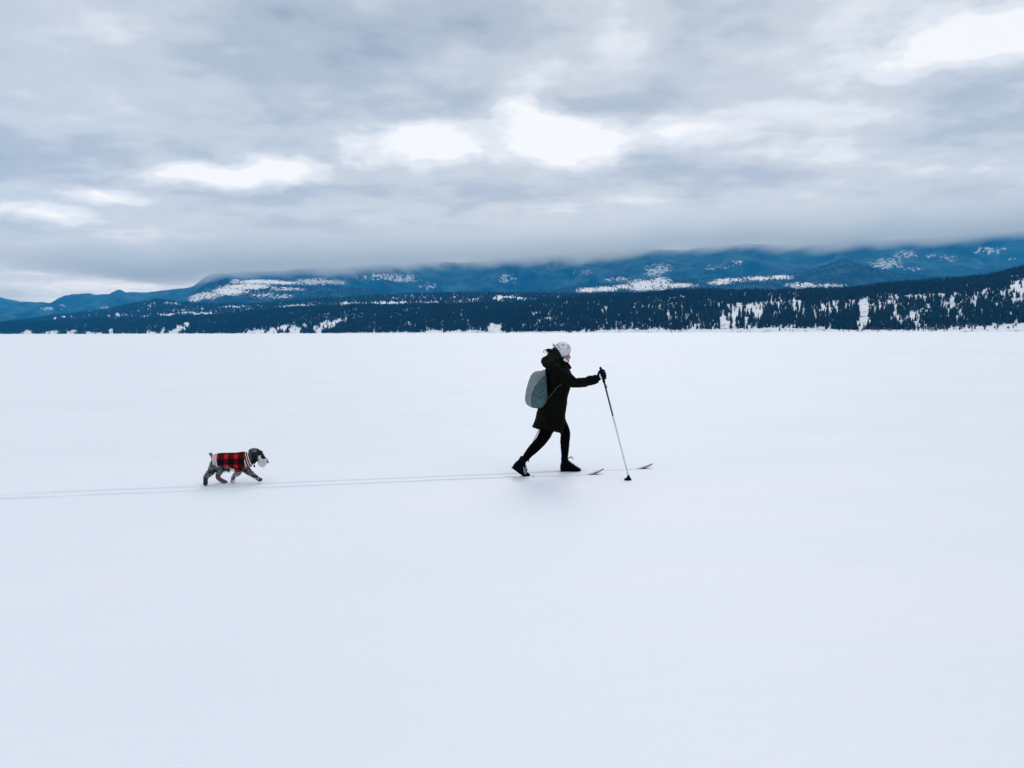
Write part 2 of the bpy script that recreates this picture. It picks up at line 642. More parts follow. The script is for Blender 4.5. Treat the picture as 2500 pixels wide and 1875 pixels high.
me, Vn1 = N1.mesh('near_hillside')
obj('near_hillside', me, M_LAND, kind='structure', label='snowy hillside rising from the far shore')
me, Vn2 = N2.mesh('forested_plateau')
obj('forested_plateau', me, M_LAND, kind='structure', label='wooded plateau behind the shore hill')


def spots(px, py, tab):
    """Soft ellipses in bearing and height: 0..1."""
    s = np.zeros_like(px)
    for x, y, wx, wy, k in tab:
        q = np.hypot((px - x) / wx, (py - y) / wy)
        s = np.maximum(s, k * np.clip(1.45 - q, 0, 1))
    return s


# logged, snow-white clearings of the foothills and the far range
n3_snow = [(475, 728, 22, 8, .8), (505, 722, 34, 9, .8), (560, 712, 45, 9, .95), (600, 700, 60, 7, 1.0), (640, 688, 60, 6, .95),
           (690, 690, 55, 5, .8), (575, 686, 16, 7, .7), (640, 720, 30, 10, .55), (700, 706, 45, 5, .6), (780, 689, 45, 7, .9), (820, 691, 26, 4, .7),
           (690, 724, 30, 6, .5), (1440, 709, 32, 7, 1.0), (1480, 706, 30, 7, 1.0), (1520, 700, 30, 6, .9), (1570, 698, 42, 15, 1.0),
           (1610, 690, 30, 14, .9), (1650, 697, 50, 6, 1.0), (1590, 706, 50, 5, .8), (1760, 690, 30, 6, .9), (1790, 684, 40, 6, .85),
           (1850, 680, 40, 6, .95), (1905, 677, 30, 7, 1.0), (1960, 697, 45, 8, .75), (2030, 699, 40, 6, .7), (1505, 683, 18, 7, .5),
           (1610, 655, 25, 10, .5)]
f_snow = [(1510, 682, 30, 7, .5), (1610, 655, 34, 14, .6), (1600, 668, 30, 9, .5), (940, 676, 75, 10, .6), (980, 683, 50, 6, .6),
          (1045, 698, 26, 10, .5), (1240, 680, 26, 12, .5), (780, 688, 70, 8, .8), (2165, 645, 44, 14, .7), (2210, 622, 34, 10, .55), (2230, 655, 30, 8, .5),
          (2320, 630, 28, 12, .5), (2410, 612, 46, 10, .65), (2270, 625, 20, 8, .5), (2470, 635, 14, 6, .5),
          (115, 752, 16, 8, .45), (150, 750, 10, 10, .45), (210, 762, 26, 5, .6), (260, 752, 14, 5, .5), (1420, 665, 30, 8, .4), (1750, 655, 40, 10, .35),
          (1800, 640, 20, 8, .4)]
for rd, nm, tab, mt, lab, base in ((N3, 'foothills', n3_snow, M_MIDFAR, 'dark blue wooded foothills with snow-white clearings', 0.12),
                                   (FR, 'mountain_range', f_snow, M_FAR, 'blue forested mountains reaching into the cloud', 0.10)):
    me, V = rd.mesh(nm)
    ppx, ppy = project(V)
    float_attr(me, 'snow', base + spots(ppx, ppy, tab) * np.where((ppx > 2080) & (nm == 'mountain_range'), .82, 1.0))
    obj(nm, me, mt, kind='structure', label=lab)


# ------------------------------------------------------------------ conifers
def conifer_proto(tiers, sides, seed, trunk=True):
    r = np.random.default_rng(seed)
    V, F = [], []
    if trunk:
        for k in range(4):
            a = k * math.pi / 2
            V.append((0.025 * math.cos(a), 0.025 * math.sin(a), 0.0))
        V.append((0, 0, 0.3))
        for k in range(4):
            F.append((k, (k + 1) % 4, 4))
    for t in range(tiers):
        z0 = 0.07 + 0.80 * t / tiers
        z1 = min(1.0, z0 + 1.15 / tiers + 0.10) if t < tiers - 1 else 1.0
        rad = 0.215 * (1 - t / tiers) ** 0.85 + 0.02
        o = len(V)
        ph = r.uniform(0, 6)
        for k in range(sides):
            a = ph + 2 * math.pi * k / sides
            q = rad * r.uniform(0.72, 1.2)
            V.append((q * math.cos(a), q * math.sin(a), z0 - r.uniform(0, 0.04)))
        V.append((r.uniform(-.01, .01), r.uniform(-.01, .01), z1))
        for k in range(sides):
            F.append((o + k, o + (k + 1) % sides, o + sides))
    return np.array(V), np.array(F)


def bare_proto(seed):
    r = np.random.default_rng(seed)
    V, F = [], []
    for k in range(7):
        a = r.uniform(0, 6.28); s = r.uniform(0.1, 0.42)
        x, y = s * math.cos(a), s * math.sin(a)
        h = r.uniform(0.6, 1.0)
        o = len(V)
        b_ = 0.05
        V += [(x * .2 - b_, y * .2, 0), (x * .2 + b_, y * .2, 0), (x * .2, y * .2 + b_, 0), (x * 1.1, y * 1.1, h), (x * .7 + .12, y * .7, h * .6), (x * .7 - .1, y * .7 + .08, h * .7)]
        F += [(o, o + 1, o + 4), (o + 1, o + 2, o + 3), (o + 2, o, o + 5), (o, o + 4, o + 3), (o + 1, o + 3, o + 5)]
    return np.array(V), np.array(F)


def scatter_mesh(name, protos, P, H, W, tint):
    Vs, Fs, Ts, o = [], [], [], 0
    pick = rng.integers(0, len(protos), len(P))
    rot = rng.uniform(0, 6.28, len(P))
    for k, (pv, pf) in enumerate(protos):
        s = np.where(pick == k)[0]
        if len(s) == 0:
            continue
        c, sn = np.cos(rot[s])[:, None], np.sin(rot[s])[:, None]
        x = (pv[None, :, 0] * c - pv[None, :, 1] * sn) * W[s][:, None] + P[s, 0][:, None]
        y = (pv[None, :, 0] * sn + pv[None, :, 1] * c) * W[s][:, None] + P[s, 1][:, None]
        z = pv[None, :, 2] * H[s][:, None] + P[s, 2][:, None] - 0.3
        Vs.append(np.stack([x, y, z], -1).reshape(-1, 3))
        Fs.append((pf[None] + (o + np.arange(len(s)) * len(pv))[:, None, None]).reshape(-1, 3))
        Ts.append(np.repeat(tint[s], len(pv)))
        o += len(s) * len(pv)
    me = mesh_arrays(name, np.concatenate(Vs), np.concatenate(Fs), smooth=False)
    float_attr(me, 'tint', np.concatenate(Ts))
    return me


# open snow on the near hillside (photo bearing and height, half sizes, strength)
n1_open = [(2110, 768, 10, 32, 3.0), (2106, 745, 8, 14, 2.5), (2112, 792, 16, 14, 1), (2170, 742, 45, 4, .9), (2230, 725, 40, 6, 1), (2275, 722, 40, 6, 1),
           (2190, 775, 20, 12, 1), (2235, 775, 22, 14, 1), (2255, 765, 18, 10, .9), (2200, 790, 22, 10, .9), (2150, 752, 26, 7, .9),
           (1915, 735, 20, 14, .8), (1940, 735, 18, 16, .8), (1980, 757, 24, 9, .8), (2025, 750, 26, 8, .9), (1960, 768, 20, 6, .8), (1905, 800, 40, 6, 1), (1935, 796, 16, 8, 1),
           (2490, 700, 30, 20, 1.1), (2470, 720, 24, 16, .9), (2440, 712, 14, 12, .7), (2480, 735, 26, 9, 1), (2400, 735, 14, 22, .6), (2420, 760, 8, 30, .6), (2460, 770, 10, 24, .6),
           (2330, 715, 14, 12, .6), (2380, 730, 10, 16, .6), (2440, 745, 20, 8, .7), (2350, 800, 90, 6, .9), (2480, 800, 80, 8, 1), (2260, 803, 50, 5, 1),
           (1600, 767, 16, 5, .9), (1640, 735, 12, 14, .6), (1670, 725, 18, 7, .8), (1735, 740, 10, 20, .7), (1800, 755, 12, 10, .8), (1850, 745, 24, 18, .7),
           (1880, 735, 20, 16, .8), (1790, 770, 24, 7, .7), (1600, 805, 30, 6, 1), (1700, 800, 30, 6, .8), (1385, 745, 22, 10, .6), (1340, 778, 20, 6, .7), (1310, 800, 6, 14, .8), (1450, 740, 30, 8, .5),
           (1210, 802, 20, 13, .9), (1150, 812, 60, 5, .9), (1060, 810, 26, 6, .8), (1000, 790, 10, 8, .5), (800, 795, 20, 9, 1), (775, 805, 12, 9, 1), (825, 786, 16, 5, 1),
           (720, 806, 20, 9, .9), (690, 803, 14, 10, .8), (665, 808, 16, 8, .9), (745, 798, 8, 10, .6), (622, 811, 26, 7, .9), (440, 803, 14, 9, .9), (455, 793, 10, 7, .8), (425, 812, 14, 6, .9),
           (398, 810, 5, 9, .8), (366, 812, 14, 6, .9), (272, 811, 7, 8, .9), (175, 812, 17, 6, .9), (128, 812, 20, 5, .9), (67, 813, 15, 5, .9), (230, 814, 30, 3, .8), (240, 804, 14, 2, .6)]
n2_open = [(480, 766, 55, 3.5, .9), (410, 770, 22, 3.5, .9), (585, 766, 20, 2.5, .7), (560, 750, 40, 3, .6), (735, 749, 40, 4, .9), (860, 744, 36, 4, 1), (960, 743, 50, 4, .9), (1060, 742, 40, 4, .9),
           (1235, 728, 30, 5, .9), (1215, 733, 18, 4, .8), (1270, 730, 20, 4, .7), (880, 722, 24, 3, .6), (840, 727, 36, 3, .5), (420, 742, 26, 5, .6), (285, 769, 7, 4, .8), (338, 760, 5, 3, .7),
           (155, 776, 9, 3, .8), (135, 777, 6, 3, .8), (175, 773, 5, 2, .7), (110, 789, 10, 2, .6), (365, 749, 4, 3, .6), (1180, 713, 20, 3, .8), (1260, 712, 20, 2.5, .7), (40, 791, 8, 2, .6)]


def plant(rd, n, hgt, open_tab, sparse, seed, tmin=0.0, tmax=1.12):
    P, t = rd.sample(n, tmax, tmin)
    px, py = project(P)
    keep = rng.random(n) > np.clip(spots(px + 8 * (fbm(px / 9, py / 9, 3, 71) - .5), py + 8 * (fbm(px / 9, py / 9, 3, 73) - .5), open_tab) * np.where(px < 1300, 1.7, 0.95) - 0.10, 0, .985)
    # downhill gullies and scattered glades
    g = 0.45 * fbm(px / 26.0, py / 50.0 + 7, 3, seed) + 0.55 * fbm(px / 5.0, py / 24.0 + 3, 3, seed + 40)
    keep &= (g + rng.normal(0, .05, n) < sparse(px, py, t))
    P, t, px, py = P[keep], t[keep], px[keep], py[keep]
    H = hgt * rng.uniform(0.55, 1.25, len(P)) * (0.85 + 0.3 * vnoise(px / 40, py / 20, 5))
    return P, H, t, px, py


sp1 = lambda px, py, t: np.interp(px, [0, 1200, 1500, 1750, 2500], [.80, .72, .64, .575, .57]) + np.where(t > 0.6, 0.30, 0.0) - np.where(t < np.interp(px, [0, 1000, 1800, 2500], [.0, .02, .05, .085]), 0.35, 0)
P1, H1, t1, px1, py1 = plant(N1, 120000, 14.0, n1_open, sp1, 31, tmin=0.012)
sp2 = lambda px, py, t: np.full_like(px, 0.95)
P2_, H2, t2, px2, py2 = plant(N2, 90000, 16.0, n2_open, sp2, 33, tmin=0.0)
sp3 = lambda px, py, t: np.full_like(px, 0.75)
P3, H3, t3, px3, py3 = plant(N3, 46000, 20.0, n3_snow, sp3, 35, tmin=0.0)

hi_protos = [conifer_proto(5, 7, 100 + k) for k in range(8)]
lo_protos = [conifer_proto(3, 5, 200 + k, False) for k in range(6)]
min_protos = [conifer_proto(2, 4, 300 + k, False) for k in range(4)]

# the largest-looking conifers on the hillside are trees of their own
app = H1 / P1[:, 1]
vis = (px1 > -20) & (px1 < 2520) & (t1 < 0.55)
score = np.where(vis, app, 0)
big = np.argsort(-score)[:290]
mask = np.ones(len(P1), bool)
mask[big] = False
tree_me = []
for k, (pv, pf) in enumerate(hi_protos):
    me = mesh_arrays('conifer', pv, pf, smooth=False)
    float_attr(me, 'tint', np.full(len(pv), 0.15 + 0.1 * k))
    me.materials.append(M_TREE)
    tree_me.append(me)
for q, i in enumerate(big):
    o = obj('conifer', tree_me[q % 8])
    o.location = (P1[i, 0], P1[i, 1], P1[i, 2] - 0.3)
    w = H1[i] * rng.uniform(0.75, 1.1)
    o.scale = (w, w, H1[i])
    o.rotation_euler = (0, 0, rng.uniform(0, 6.28))
    q_ = px1[i]
    o['label'], o['group'] = (('dark conifer on the steep snowy slope at the far right of the opposite shore', 'conifers on the steep slope far right') if q_ > 2300 else
                              ('dark conifer among the slanting snow streaks just right of the white chute', 'conifers right of the snow chute') if q_ > 2150 else
                              ('dark conifer beside the tall white snow chute on the opposite hillside', 'conifers beside the snow chute') if q_ > 2075 else
                              ('small dark conifer on the shore slope left of the white snow chute', 'conifers left of the snow chute'))
    o['category'] = 'tree'
allP = np.concatenate([P1[mask], P2_])
allH = np.concatenate([H1[mask], H2])
tint = rng.random(len(allP)) * 0.7 + 0.3 * vnoise(allP[:, 0] / 160, allP[:, 1] / 160, 8)
nb = mask.sum()
fo = obj('forest', scatter_mesh('forest', lo_protos, allP, allH, allH * rng.uniform(0.75, 1.15, len(allP)) * np.where(np.arange(len(allP)) < nb, 1.0, 1.75), tint), M_TREE,
         kind='stuff', label='dense dark conifer forest along the far shore', category='forest')
tint3 = rng.random(len(P3)) * 0.6
fo2 = obj('foothill_forest', scatter_mesh('foothill_forest', min_protos, P3, H3, H3 * 1.2, tint3), M_TREE,
          kind='stuff', label='distant conifer forest on the foothills', category='forest')

# leafless shoreline brush and grey aspen stands
Pb, tb = N1.sample(9000, 0.30, 0.004)
bx, by = project(Pb)
stand = spots(bx, by, [(840, 803, 30, 12, 1), (915, 806, 60, 10, 1), (1000, 808, 24, 8, .7), (2410, 803, 60, 5, .6), (2470, 801, 40, 6, .6), (2300, 806, 80, 4, .5), (2150, 806, 60, 4, .5)])
line = (tb < 0.035) & (fbm(bx / 18, by * 0, 3, 55) > 0.48)
kb = (rng.random(len(Pb)) < stand) | (line & (rng.random(len(Pb)) < 0.55))
Pb = Pb[kb]
Hb = np.where(tb[kb] < 0.035, rng.uniform(1.6, 4.5, kb.sum()), rng.uniform(6, 11, kb.sum()))
obj('shore_brush', scatter_mesh('shore_brush', [bare_proto(k) for k in range(5)], Pb, Hb, Hb * 0.9, rng.random(kb.sum())), M_BARE,
    kind='stuff', label='leafless grey brush along the far shore', category='brush')

# ------------------------------------------------------------------ air: pale blue haze over the whole valley
def box_mesh(name, x0, x1, y0, y1, z0, z1):
    v = [(x, y, z) for z in (z0, z1) for y in (y0, y1) for x in (x0, x1)]
    f = [(0, 2, 3, 1), (4, 5, 7, 6), (0, 1, 5, 4), (2, 6, 7, 3), (0, 4, 6, 2), (1, 3, 7, 5)]
    return mesh_from(name, v, f, smooth=False)


def volume_mat(name):
    m = bpy.data.materials.new(name)
    m.use_nodes = True
    t = m.node_tree
    t.nodes.clear()
    out = t.nodes.new('ShaderNodeOutputMaterial')
    pv = t.nodes.new('ShaderNodeVolumePrincipled')
    t.links.new(pv.outputs[0], out.inputs['Volume'])
    return m, NB(t), pv


M_HAZE, n, pv = volume_mat('valley_haze')
pv.inputs['Color'].default_value = (*HAZE_C, 1)
pv.inputs['Absorption Color'].default_value = (1, 1, 1, 1)
pv.inputs['Density'].default_value = HAZE_D
pv.inputs['Anisotropy'].default_value = 0.0
haze = obj('haze', box_mesh('haze', -26000, 26000, -26000, 26000, -9.0, HAZE_TOP), M_HAZE, kind='stuff', label='blue haze in the valley air', category='haze')

# low cloud lying on the mountains
M_CLOUD, n, pv = volume_mat('low_cloud')
pv.inputs['Color'].default_value = (0.915, 0.955, 0.992, 1)
pv.inputs['Absorption Color'].default_value = (0, 0, 0, 1)
geo = n.coord('Object')
cx_, cy_, cz_ = n.sep(geo)
cn = n.noise(n.mapping(geo, (1, 0.12, 1.4)), 0.0015, 5, 0.65)
curve = n.t.nodes.new('ShaderNodeFloatCurve')
CLOUD_PTS = [(-420, 640), (200, 655), (330, 690), (420, 704), (480, 702), (560, 682), (800, 678), (1000, 668), (1300, 655), (1500, 645), (1580, 630), (1750, 618), (1950, 622), (2055, 622), (2085, 594), (2140, 612), (2300, 605), (2400, 590), (2500, 588), (2920, 575)]
xs, zs = [], []
for px, py in CLOUD_PTS:
    d = ray(px, py); k = 12400.0 / d[1]
    xs.append(d[0] * k); zs.append(CAM_Z + d[2] * k)
x0, x1 = xs[0], xs[-1]
c0 = curve.mapping.curves[0]
zmin, zmax = 500.0, 2100.0
for q, (a, z_) in enumerate(zip(xs, zs)):
    pt = ((a - x0) / (x1 - x0), (z_ - zmin) / (zmax - zmin))
    if q < 1:
        c0.points[0].location = pt
    elif q == len(xs) - 1:
        c0.points[1].location = pt
    else:
        c0.points.new(*pt)
for p_ in c0.points:
    p_.handle_type = 'VECTOR'
curve.mapping.update()
n.link(n.rng(cx_, x0, x1, 0, 1, False), curve.inputs['Value'])
basez = n.add(n.mul(curve.outputs[0], zmax - zmin), zmin)
hgt = n.sub(cz_, n.add(basez, n.mul(n.sub(cn, 0.5), 420.0)))
dn = n.rng(hgt, -30.0, 200.0)
top = n.rng(hgt, 260.0, 800.0, 1.0, 0.0)
xa_, xb_ = [ray(q, 700)[0] / ray(q, 700)[1] * 12000 for q in (-150, 470)]
top = n.mul(top, n.rng(cx_, xa_, xb_, 0.0, 1.0))
n.link(n.mul(n.mul(dn, top), 2.2e-3), pv.inputs['Density'])
pv.inputs['Anisotropy'].default_value = 0.75
M_CLOUD.cycles.volume_step_rate = 0.12
cloud_o = obj('low_cloud', box_mesh('low_cloud', -10500, 12500, 10800, 12600, 560, 2300), M_CLOUD, kind='stuff', label='grey cloud bank resting on the mountain tops', category='cloud')

# ------------------------------------------------------------------ shape helpers for the figures
def tube(pts, radii, n=14, ysc=1.0, caps=True):
    """Swept tube; radii per point; ysc widens it sideways."""
    P = [np.asarray(p, float) for p in pts]
    k = len(P)
    V, F = [], []
    up = np.array([0.0, 1.0, 0.0])
    prev = None
    for i in range(k):
        t = P[min(i + 1, k - 1)] - P[max(i - 1, 0)]
        t = t / (np.linalg.norm(t) + 1e-9)
        if prev is None:
            a = up - t * (up @ t)
            if np.linalg.norm(a) < 0.2:
                a = np.array([1.0, 0, 0]) - t * t[0]
        else:
            a = prev - t * (prev @ t)
        a = a / np.linalg.norm(a)
        prev = a
        b_ = np.cross(t, a)
        for q in range(n):
            w = 2 * math.pi * q / n
            V.append(P[i] + radii[i] * (math.cos(w) * a * ysc + math.sin(w) * b_))
        if i:
            o = (i - 1) * n
            for q in range(n):
                F.append((o + q, o + (q + 1) % n, o + n + (q + 1) % n, o + n + q))
    if caps:
        t0 = P[0] - P[1]; t0 /= np.linalg.norm(t0)
        t1 = P[-1] - P[-2]; t1 /= np.linalg.norm(t1)
        V.append(P[0] + t0 * radii[0] * 0.45); c0_ = len(V) - 1
        V.append(P[-1] + t1 * radii[-1] * 0.45); c1_ = len(V) - 1
        o = (k - 1) * n
        for q in range(n):
            F.append((c0_, (q + 1) % n, q))
            F.append((c1_, o + q, o + (q + 1) % n))
    return V, F


def spline(pts, m=6):
    """Catmull-Rom through points of any dimension."""
    P = np.asarray(pts, float)
    Q = np.vstack([2 * P[0] - P[1], P, 2 * P[-1] - P[-2]])
    out = []
    for i in range(1, len(Q) - 2):
        for s in np.linspace(0, 1, m, endpoint=False):
            a, b_, c_, d_ = Q[i - 1], Q[i], Q[i + 1], Q[i + 2]
            out.append(0.5 * (2 * b_ + (c_ - a) * s + (2 * a - 5 * b_ + 4 * c_ - d_) * s * s + (3 * b_ - a - 3 * c_ + d_) * s ** 3))
    out.append(P[-1])
    return np.array(out)


def stube(pr, n=14, m=5, ysc=1.0):
    """Smooth tube through (point, radius) pairs."""
    A = np.array([[*p, r] for p, r in pr])
    Q = spline(A, m)
    return tube(Q[:, :3], np.maximum(Q[:, 3], 0.0005), n, ysc)


def ellipsoid(c, r, pitch=0.0, n=20, m=12):
    V, F = [], []
    cp, sp = math.cos(pitch), math.sin(pitch)
    for i in range(m + 1):
        th = math.pi * i / m
        for q in range(n):
            w = 2 * math.pi * q / n
            x, y, z = r[0] * math.sin(th) * math.cos(w), r[1] * math.sin(th) * math.sin(w), r[2] * math.cos(th)
            V.append((c[0] + x * cp - z * sp, c[1] + y, c[2] + x * sp + z * cp))
    for i in range(m):
        for q in range(n):
            F.append((i * n + q, (i + 1) * n + q, (i + 1) * n + (q + 1) % n, i * n + (q + 1) % n))
    return V, F


def loft(rings):
    V, F = [], []
    n = len(rings[0])
    for r in rings:
        V += [tuple(p) for p in r]
    for i in range(len(rings) - 1):
        for q in range(n):
            F.append((i * n + q, i * n + (q + 1) % n, (i + 1) * n + (q + 1) % n, (i + 1) * n + q))
    a = np.mean(np.array(rings[0], float), 0); b_ = np.mean(np.array(rings[-1], float), 0)
    V += [tuple(a), tuple(b_)]
    o = (len(rings) - 1) * n
    for q in range(n):
        F.append((len(V) - 2, (q + 1) % n, q))
        F.append((len(V) - 1, o + q, o + (q + 1) % n))
    return V, F


def join(parts):
    V, F = [], []
    for v, f in parts:
        o = len(V)
        V += [tuple(map(float, p)) for p in v]
        F += [tuple(i + o for i in q) for q in f]
    return V, F


def union(name, parts, voxel=0.008, smooth=3, factor=0.5):
    """Fuse overlapping closed pieces into one continuous skin."""
    V, F = join(parts)
    me = mesh_from(name + '_src', V, F)
    bm = bmesh.new(); bm.from_mesh(me)
    bmesh.ops.recalc_face_normals(bm, faces=bm.faces[:])
    bm.to_mesh(me); bm.free()
    o = bpy.data.objects.new(name + '_src', me)
    COL.objects.link(o)
    md = o.modifiers.new('r', 'REMESH'); md.mode = 'VOXEL'; md.voxel_size = voxel; md.use_smooth_shade = True
    if smooth:
        ms = o.modifiers.new('s', 'SMOOTH'); ms.factor = factor; ms.iterations = smooth
    dg = bpy.context.evaluated_depsgraph_get()
    out = bpy.data.meshes.new_from_object(o.evaluated_get(dg))
    out.name = name
    bpy.data.objects.remove(o)
    bpy.data.meshes.remove(me)
    out.materials.clear()
    out.polygons.foreach_set('use_smooth', [True] * len(out.polygons))
    return out


def coords(me):
    a = np.zeros(len(me.vertices) * 3, dtype=np.float32)
    me.vertices.foreach_get('co', a)
    return a.reshape(-1, 3).astype(float)


def normals(me):
    a = np.zeros(len(me.vertices) * 3, dtype=np.float32)
    me.vertices.foreach_get('normal', a)
    return a.reshape(-1, 3).astype(float)


def push(me, d):
    """Move vertices along their normals."""
    V = coords(me) + normals(me) * d[:, None]
    me.vertices.foreach_set('co', V.astype(np.float32).ravel())
    me.update()


def simple(name, vf, mat, parent, smooth=True, **kw):
    me = mesh_from(name, *vf, smooth=smooth)
    bm = bmesh.new(); bm.from_mesh(me)
    bmesh.ops.recalc_face_normals(bm, faces=bm.faces[:])
    bm.to_mesh(me); bm.free()
    return obj(name, me, mat, parent, **kw)


def empty(name, loc, rz, **kw):
    o = bpy.data.objects.new(name, None)
    o.empty_display_size = 0.2
    COL.objects.link(o)
    o.location = loc
    o.rotation_euler = (0, 0, rz)
    for k, v in kw.items():
        o[k] = v
    return o


def oval(cx0, cx1, cyv, hw, n=28, ex=2.3, fr=None, tilt=None, yoff=0.0):
    """Horizontal cross-section between a back and a front outline point."""
    fr = fr or S_
    out = []
    for q in range(n):
        w = 2 * math.pi * q / n
        c, s = math.cos(w), math.sin(w)
        ux = math.copysign(abs(c) ** (2 / ex), c)
        uy = math.copysign(abs(s) ** (2 / ex), s)
        cx = (cx0 + cx1) / 2 + ux * (cx1 - cx0) / 2
        cyy = cyv if tilt is None else tilt(cx)
        p = fr(cx, cyy, 0.0)
        out.append((p[0], uy * hw + yoff, p[2]))
    return out


# ------------------------------------------------------------------ materials of the figures
M_COAT = cloth('coat_cloth', (0.0010, 0.0012, 0.0008), (0.0065, 0.0070, 0.0044), 34, 0.9, 0.5, 0.006, 0.06)
M_COAT_HIGHLIGHT = cloth('coat_highlight', (0.006, 0.007, 0.0045), (0.022, 0.024, 0.016), 50, 0.9, 0.4, 0.004, 0.06)  # lighter olive copy of the coat cloth: highlight painted along the placket
M_HOOD_LIT = cloth('hood_cloth_lit', (0.0015, 0.0018, 0.0012), (0.013, 0.014, 0.009), 22, 0.9, 0.6, 0.008, 0.06)  # coat cloth lightened, the highlight on the hood put into its colour
M_CREASE = cloth('pack_seam_fold_shade', (0.012, 0.030, 0.034), (0.022, 0.048, 0.052), 40, 0.8)  # dark teal of the seam piping, also used as painted shade in folds
M_LEG = cloth('legging_knit', (0.0008, 0.0008, 0.001), (0.002, 0.002, 0.0025), 120, 0.9, 0.2, 0.002, 0.05)
M_BOOT = cloth('boot_leather', (0.0006, 0.001, 0.003), (0.002, 0.0036, 0.013), 30, 0.8, 0.3, 0.002, 0.06)
M_SOLE = cloth('boot_sole', (0.002, 0.002, 0.004), (0.006, 0.006, 0.009), 80, 0.9, 0.2, 0.002, 0.1)
M_GLOVE = cloth('glove_knit', (0.0015, 0.002, 0.006), (0.006, 0.008, 0.020), 130, 0.9, 0.4, 0.002, 0.1)
M_HAIR = cloth('dark_hair', (0.0015, 0.0015, 0.002), (0.005, 0.0045, 0.005), 160, 0.7, 0.3, 0.001, 0.15)
M_SCARF = cloth('scarf_fleece', (0.66, 0.64, 0.66), (0.80, 0.78, 0.80), 90, 0.95)
M_BAND = cloth('hat_band', (0.60, 0.54, 0.60), (0.72, 0.66, 0.71), 110, 0.95, 0.3, 0.002)
M_SILVER = cloth('reflective_stripe', (0.30, 0.34, 0.38), (0.50, 0.54, 0.58), 150, 0.5)
M_PACK_BACK = cloth('pack_pale_nylon', (0.145, 0.180, 0.178), (0.215, 0.250, 0.245), 26, 0.75, 0.45, 0.006)
M_PACK_SIDE = cloth('pack_teal_nylon', (0.030, 0.072, 0.078), (0.070, 0.130, 0.136), 20, 0.7, 0.7, 0.010)
M_PACK_DARK = cloth('pack_webbing', (0.002, 0.0022, 0.003), (0.006, 0.0065, 0.008), 60, 0.9, 0.2, 0.002, 0.1)
M_WEB = cloth('pale_webbing', (0.010, 0.012, 0.010), (0.060, 0.066, 0.060), 60, 0.8)
M_POLE_D = cloth('pole_dark_lacquer', (0.004, 0.004, 0.012), (0.010, 0.010, 0.024), 30, 0.35, 0.02, 0.001, 0.5)
M_POLE_W = cloth('pole_white_lacquer', (0.55, 0.61, 0.63), (0.66, 0.71, 0.72), 12, 0.35, 0.02, 0.001, 0.5)
M_SKI_TOP = cloth('ski_top_sheet', (0.16, 0.19, 0.22), (0.62, 0.66, 0.72), 16, 0.4, 0.02, 0.001, 0.5)
M_SKI_EDGE = cloth('ski_base', (0.010, 0.012, 0.018), (0.03, 0.034, 0.04), 30, 0.45)
M_SNOWLUMP = cloth('clinging_snow', (0.80, 0.83, 0.90), (0.88, 0.90, 0.94), 60, 0.9, 0.4, 0.004)

M_SKIN, n, b = material('skin')
co = n.coord('Object')
f = n.noise(co, 22, 4, 0.6)
M_SKIN.node_tree.links.new(n.mix(n.rng(f, 0.35, 0.68), (0.40, 0.185, 0.135), (0.50, 0.20, 0.155)), b.inputs['Base Color'])
b.inputs['Roughness'].default_value = 0.55
b.inputs['Subsurface Weight'].default_value = 0.0

M_LIP, n, b = material('lip')
f = n.noise(n.coord('Object'), 60, 2)
M_LIP.node_tree.links.new(n.mix(f, (0.30, 0.07, 0.07), (0.38, 0.10, 0.09)), b.inputs['Base Color'])
M_EYE, n, b = material('eye')
f = n.noise(n.coord('Object'), 60, 2)
M_EYE.node_tree.links.new(n.mix(f, (0.01, 0.008, 0.007), (0.03, 0.02, 0.016)), b.inputs['Base Color'])
b.inputs['Roughness'].default_value = 0.2

# hat crown: pale knit with grey flecked pattern
M_HAT, n, b = material('hat_patterned_knit')
co = n.coord('Object')
vor = n.t.nodes.new('ShaderNodeTexVoronoi')
vor.feature = 'DISTANCE_TO_EDGE'
vor.inputs['Scale'].default_value = 34.0
wv = n.noise(co, 30, 3, 0.6, color=True)
mv = n.t.nodes.new('ShaderNodeVectorMath'); mv.operation = 'MULTIPLY_ADD'
n.t.links.new(wv, mv.inputs[0]); mv.inputs[1].default_value = (0.03, 0.03, 0.03); n.t.links.new(co, mv.inputs[2])
n.t.links.new(mv.outputs[0], vor.inputs['Vector'])
lines = n.rng(vor.outputs['Distance'], 0.05, 0.16, 1.0, 0.0)
amt = n.rng(n.noise(co, 26, 3, 0.6), 0.42, 0.56)
M_HAT.node_tree.links.new(n.mix(n.mul(lines, amt), (0.78, 0.75, 0.77), (0.12, 0.11, 0.12)), b.inputs['Base Color'])
b.inputs['Roughness'].default_value = 0.95

# ------------------------------------------------------------------ skier
YN, YF = -TRACK_Y, TRACK_Y
person = empty('person', (SKX, SKY, 0), HEAD, category='person',
               label='person in long dark coat, pale hat and black leggings skiing across the snow')


def leg_pts(side):
    if side < 0:      # trailing leg, nearer the camera
        return [(S_(515, 900, -0.085), .098), (S_(495, 1000, -0.09), .086), (S_(448, 1105, -0.095), .070), (S_(395, 1170, -0.1), .063), (S_(340, 1225, -0.108), .058), (S_(285, 1290, YN), .046), (S_(262, 1325, YN), .043)]
    return [(S_(590, 900, 0.085), .094), (S_(648, 985, 0.09), .076), (S_(682, 1052, 0.095), .060), (S_(679, 1120, 0.10), .0585), (S_(676, 1200, 0.108), .0525), (S_(677, 1300, YF), .040), (S_(678, 1340, YF), .039)]


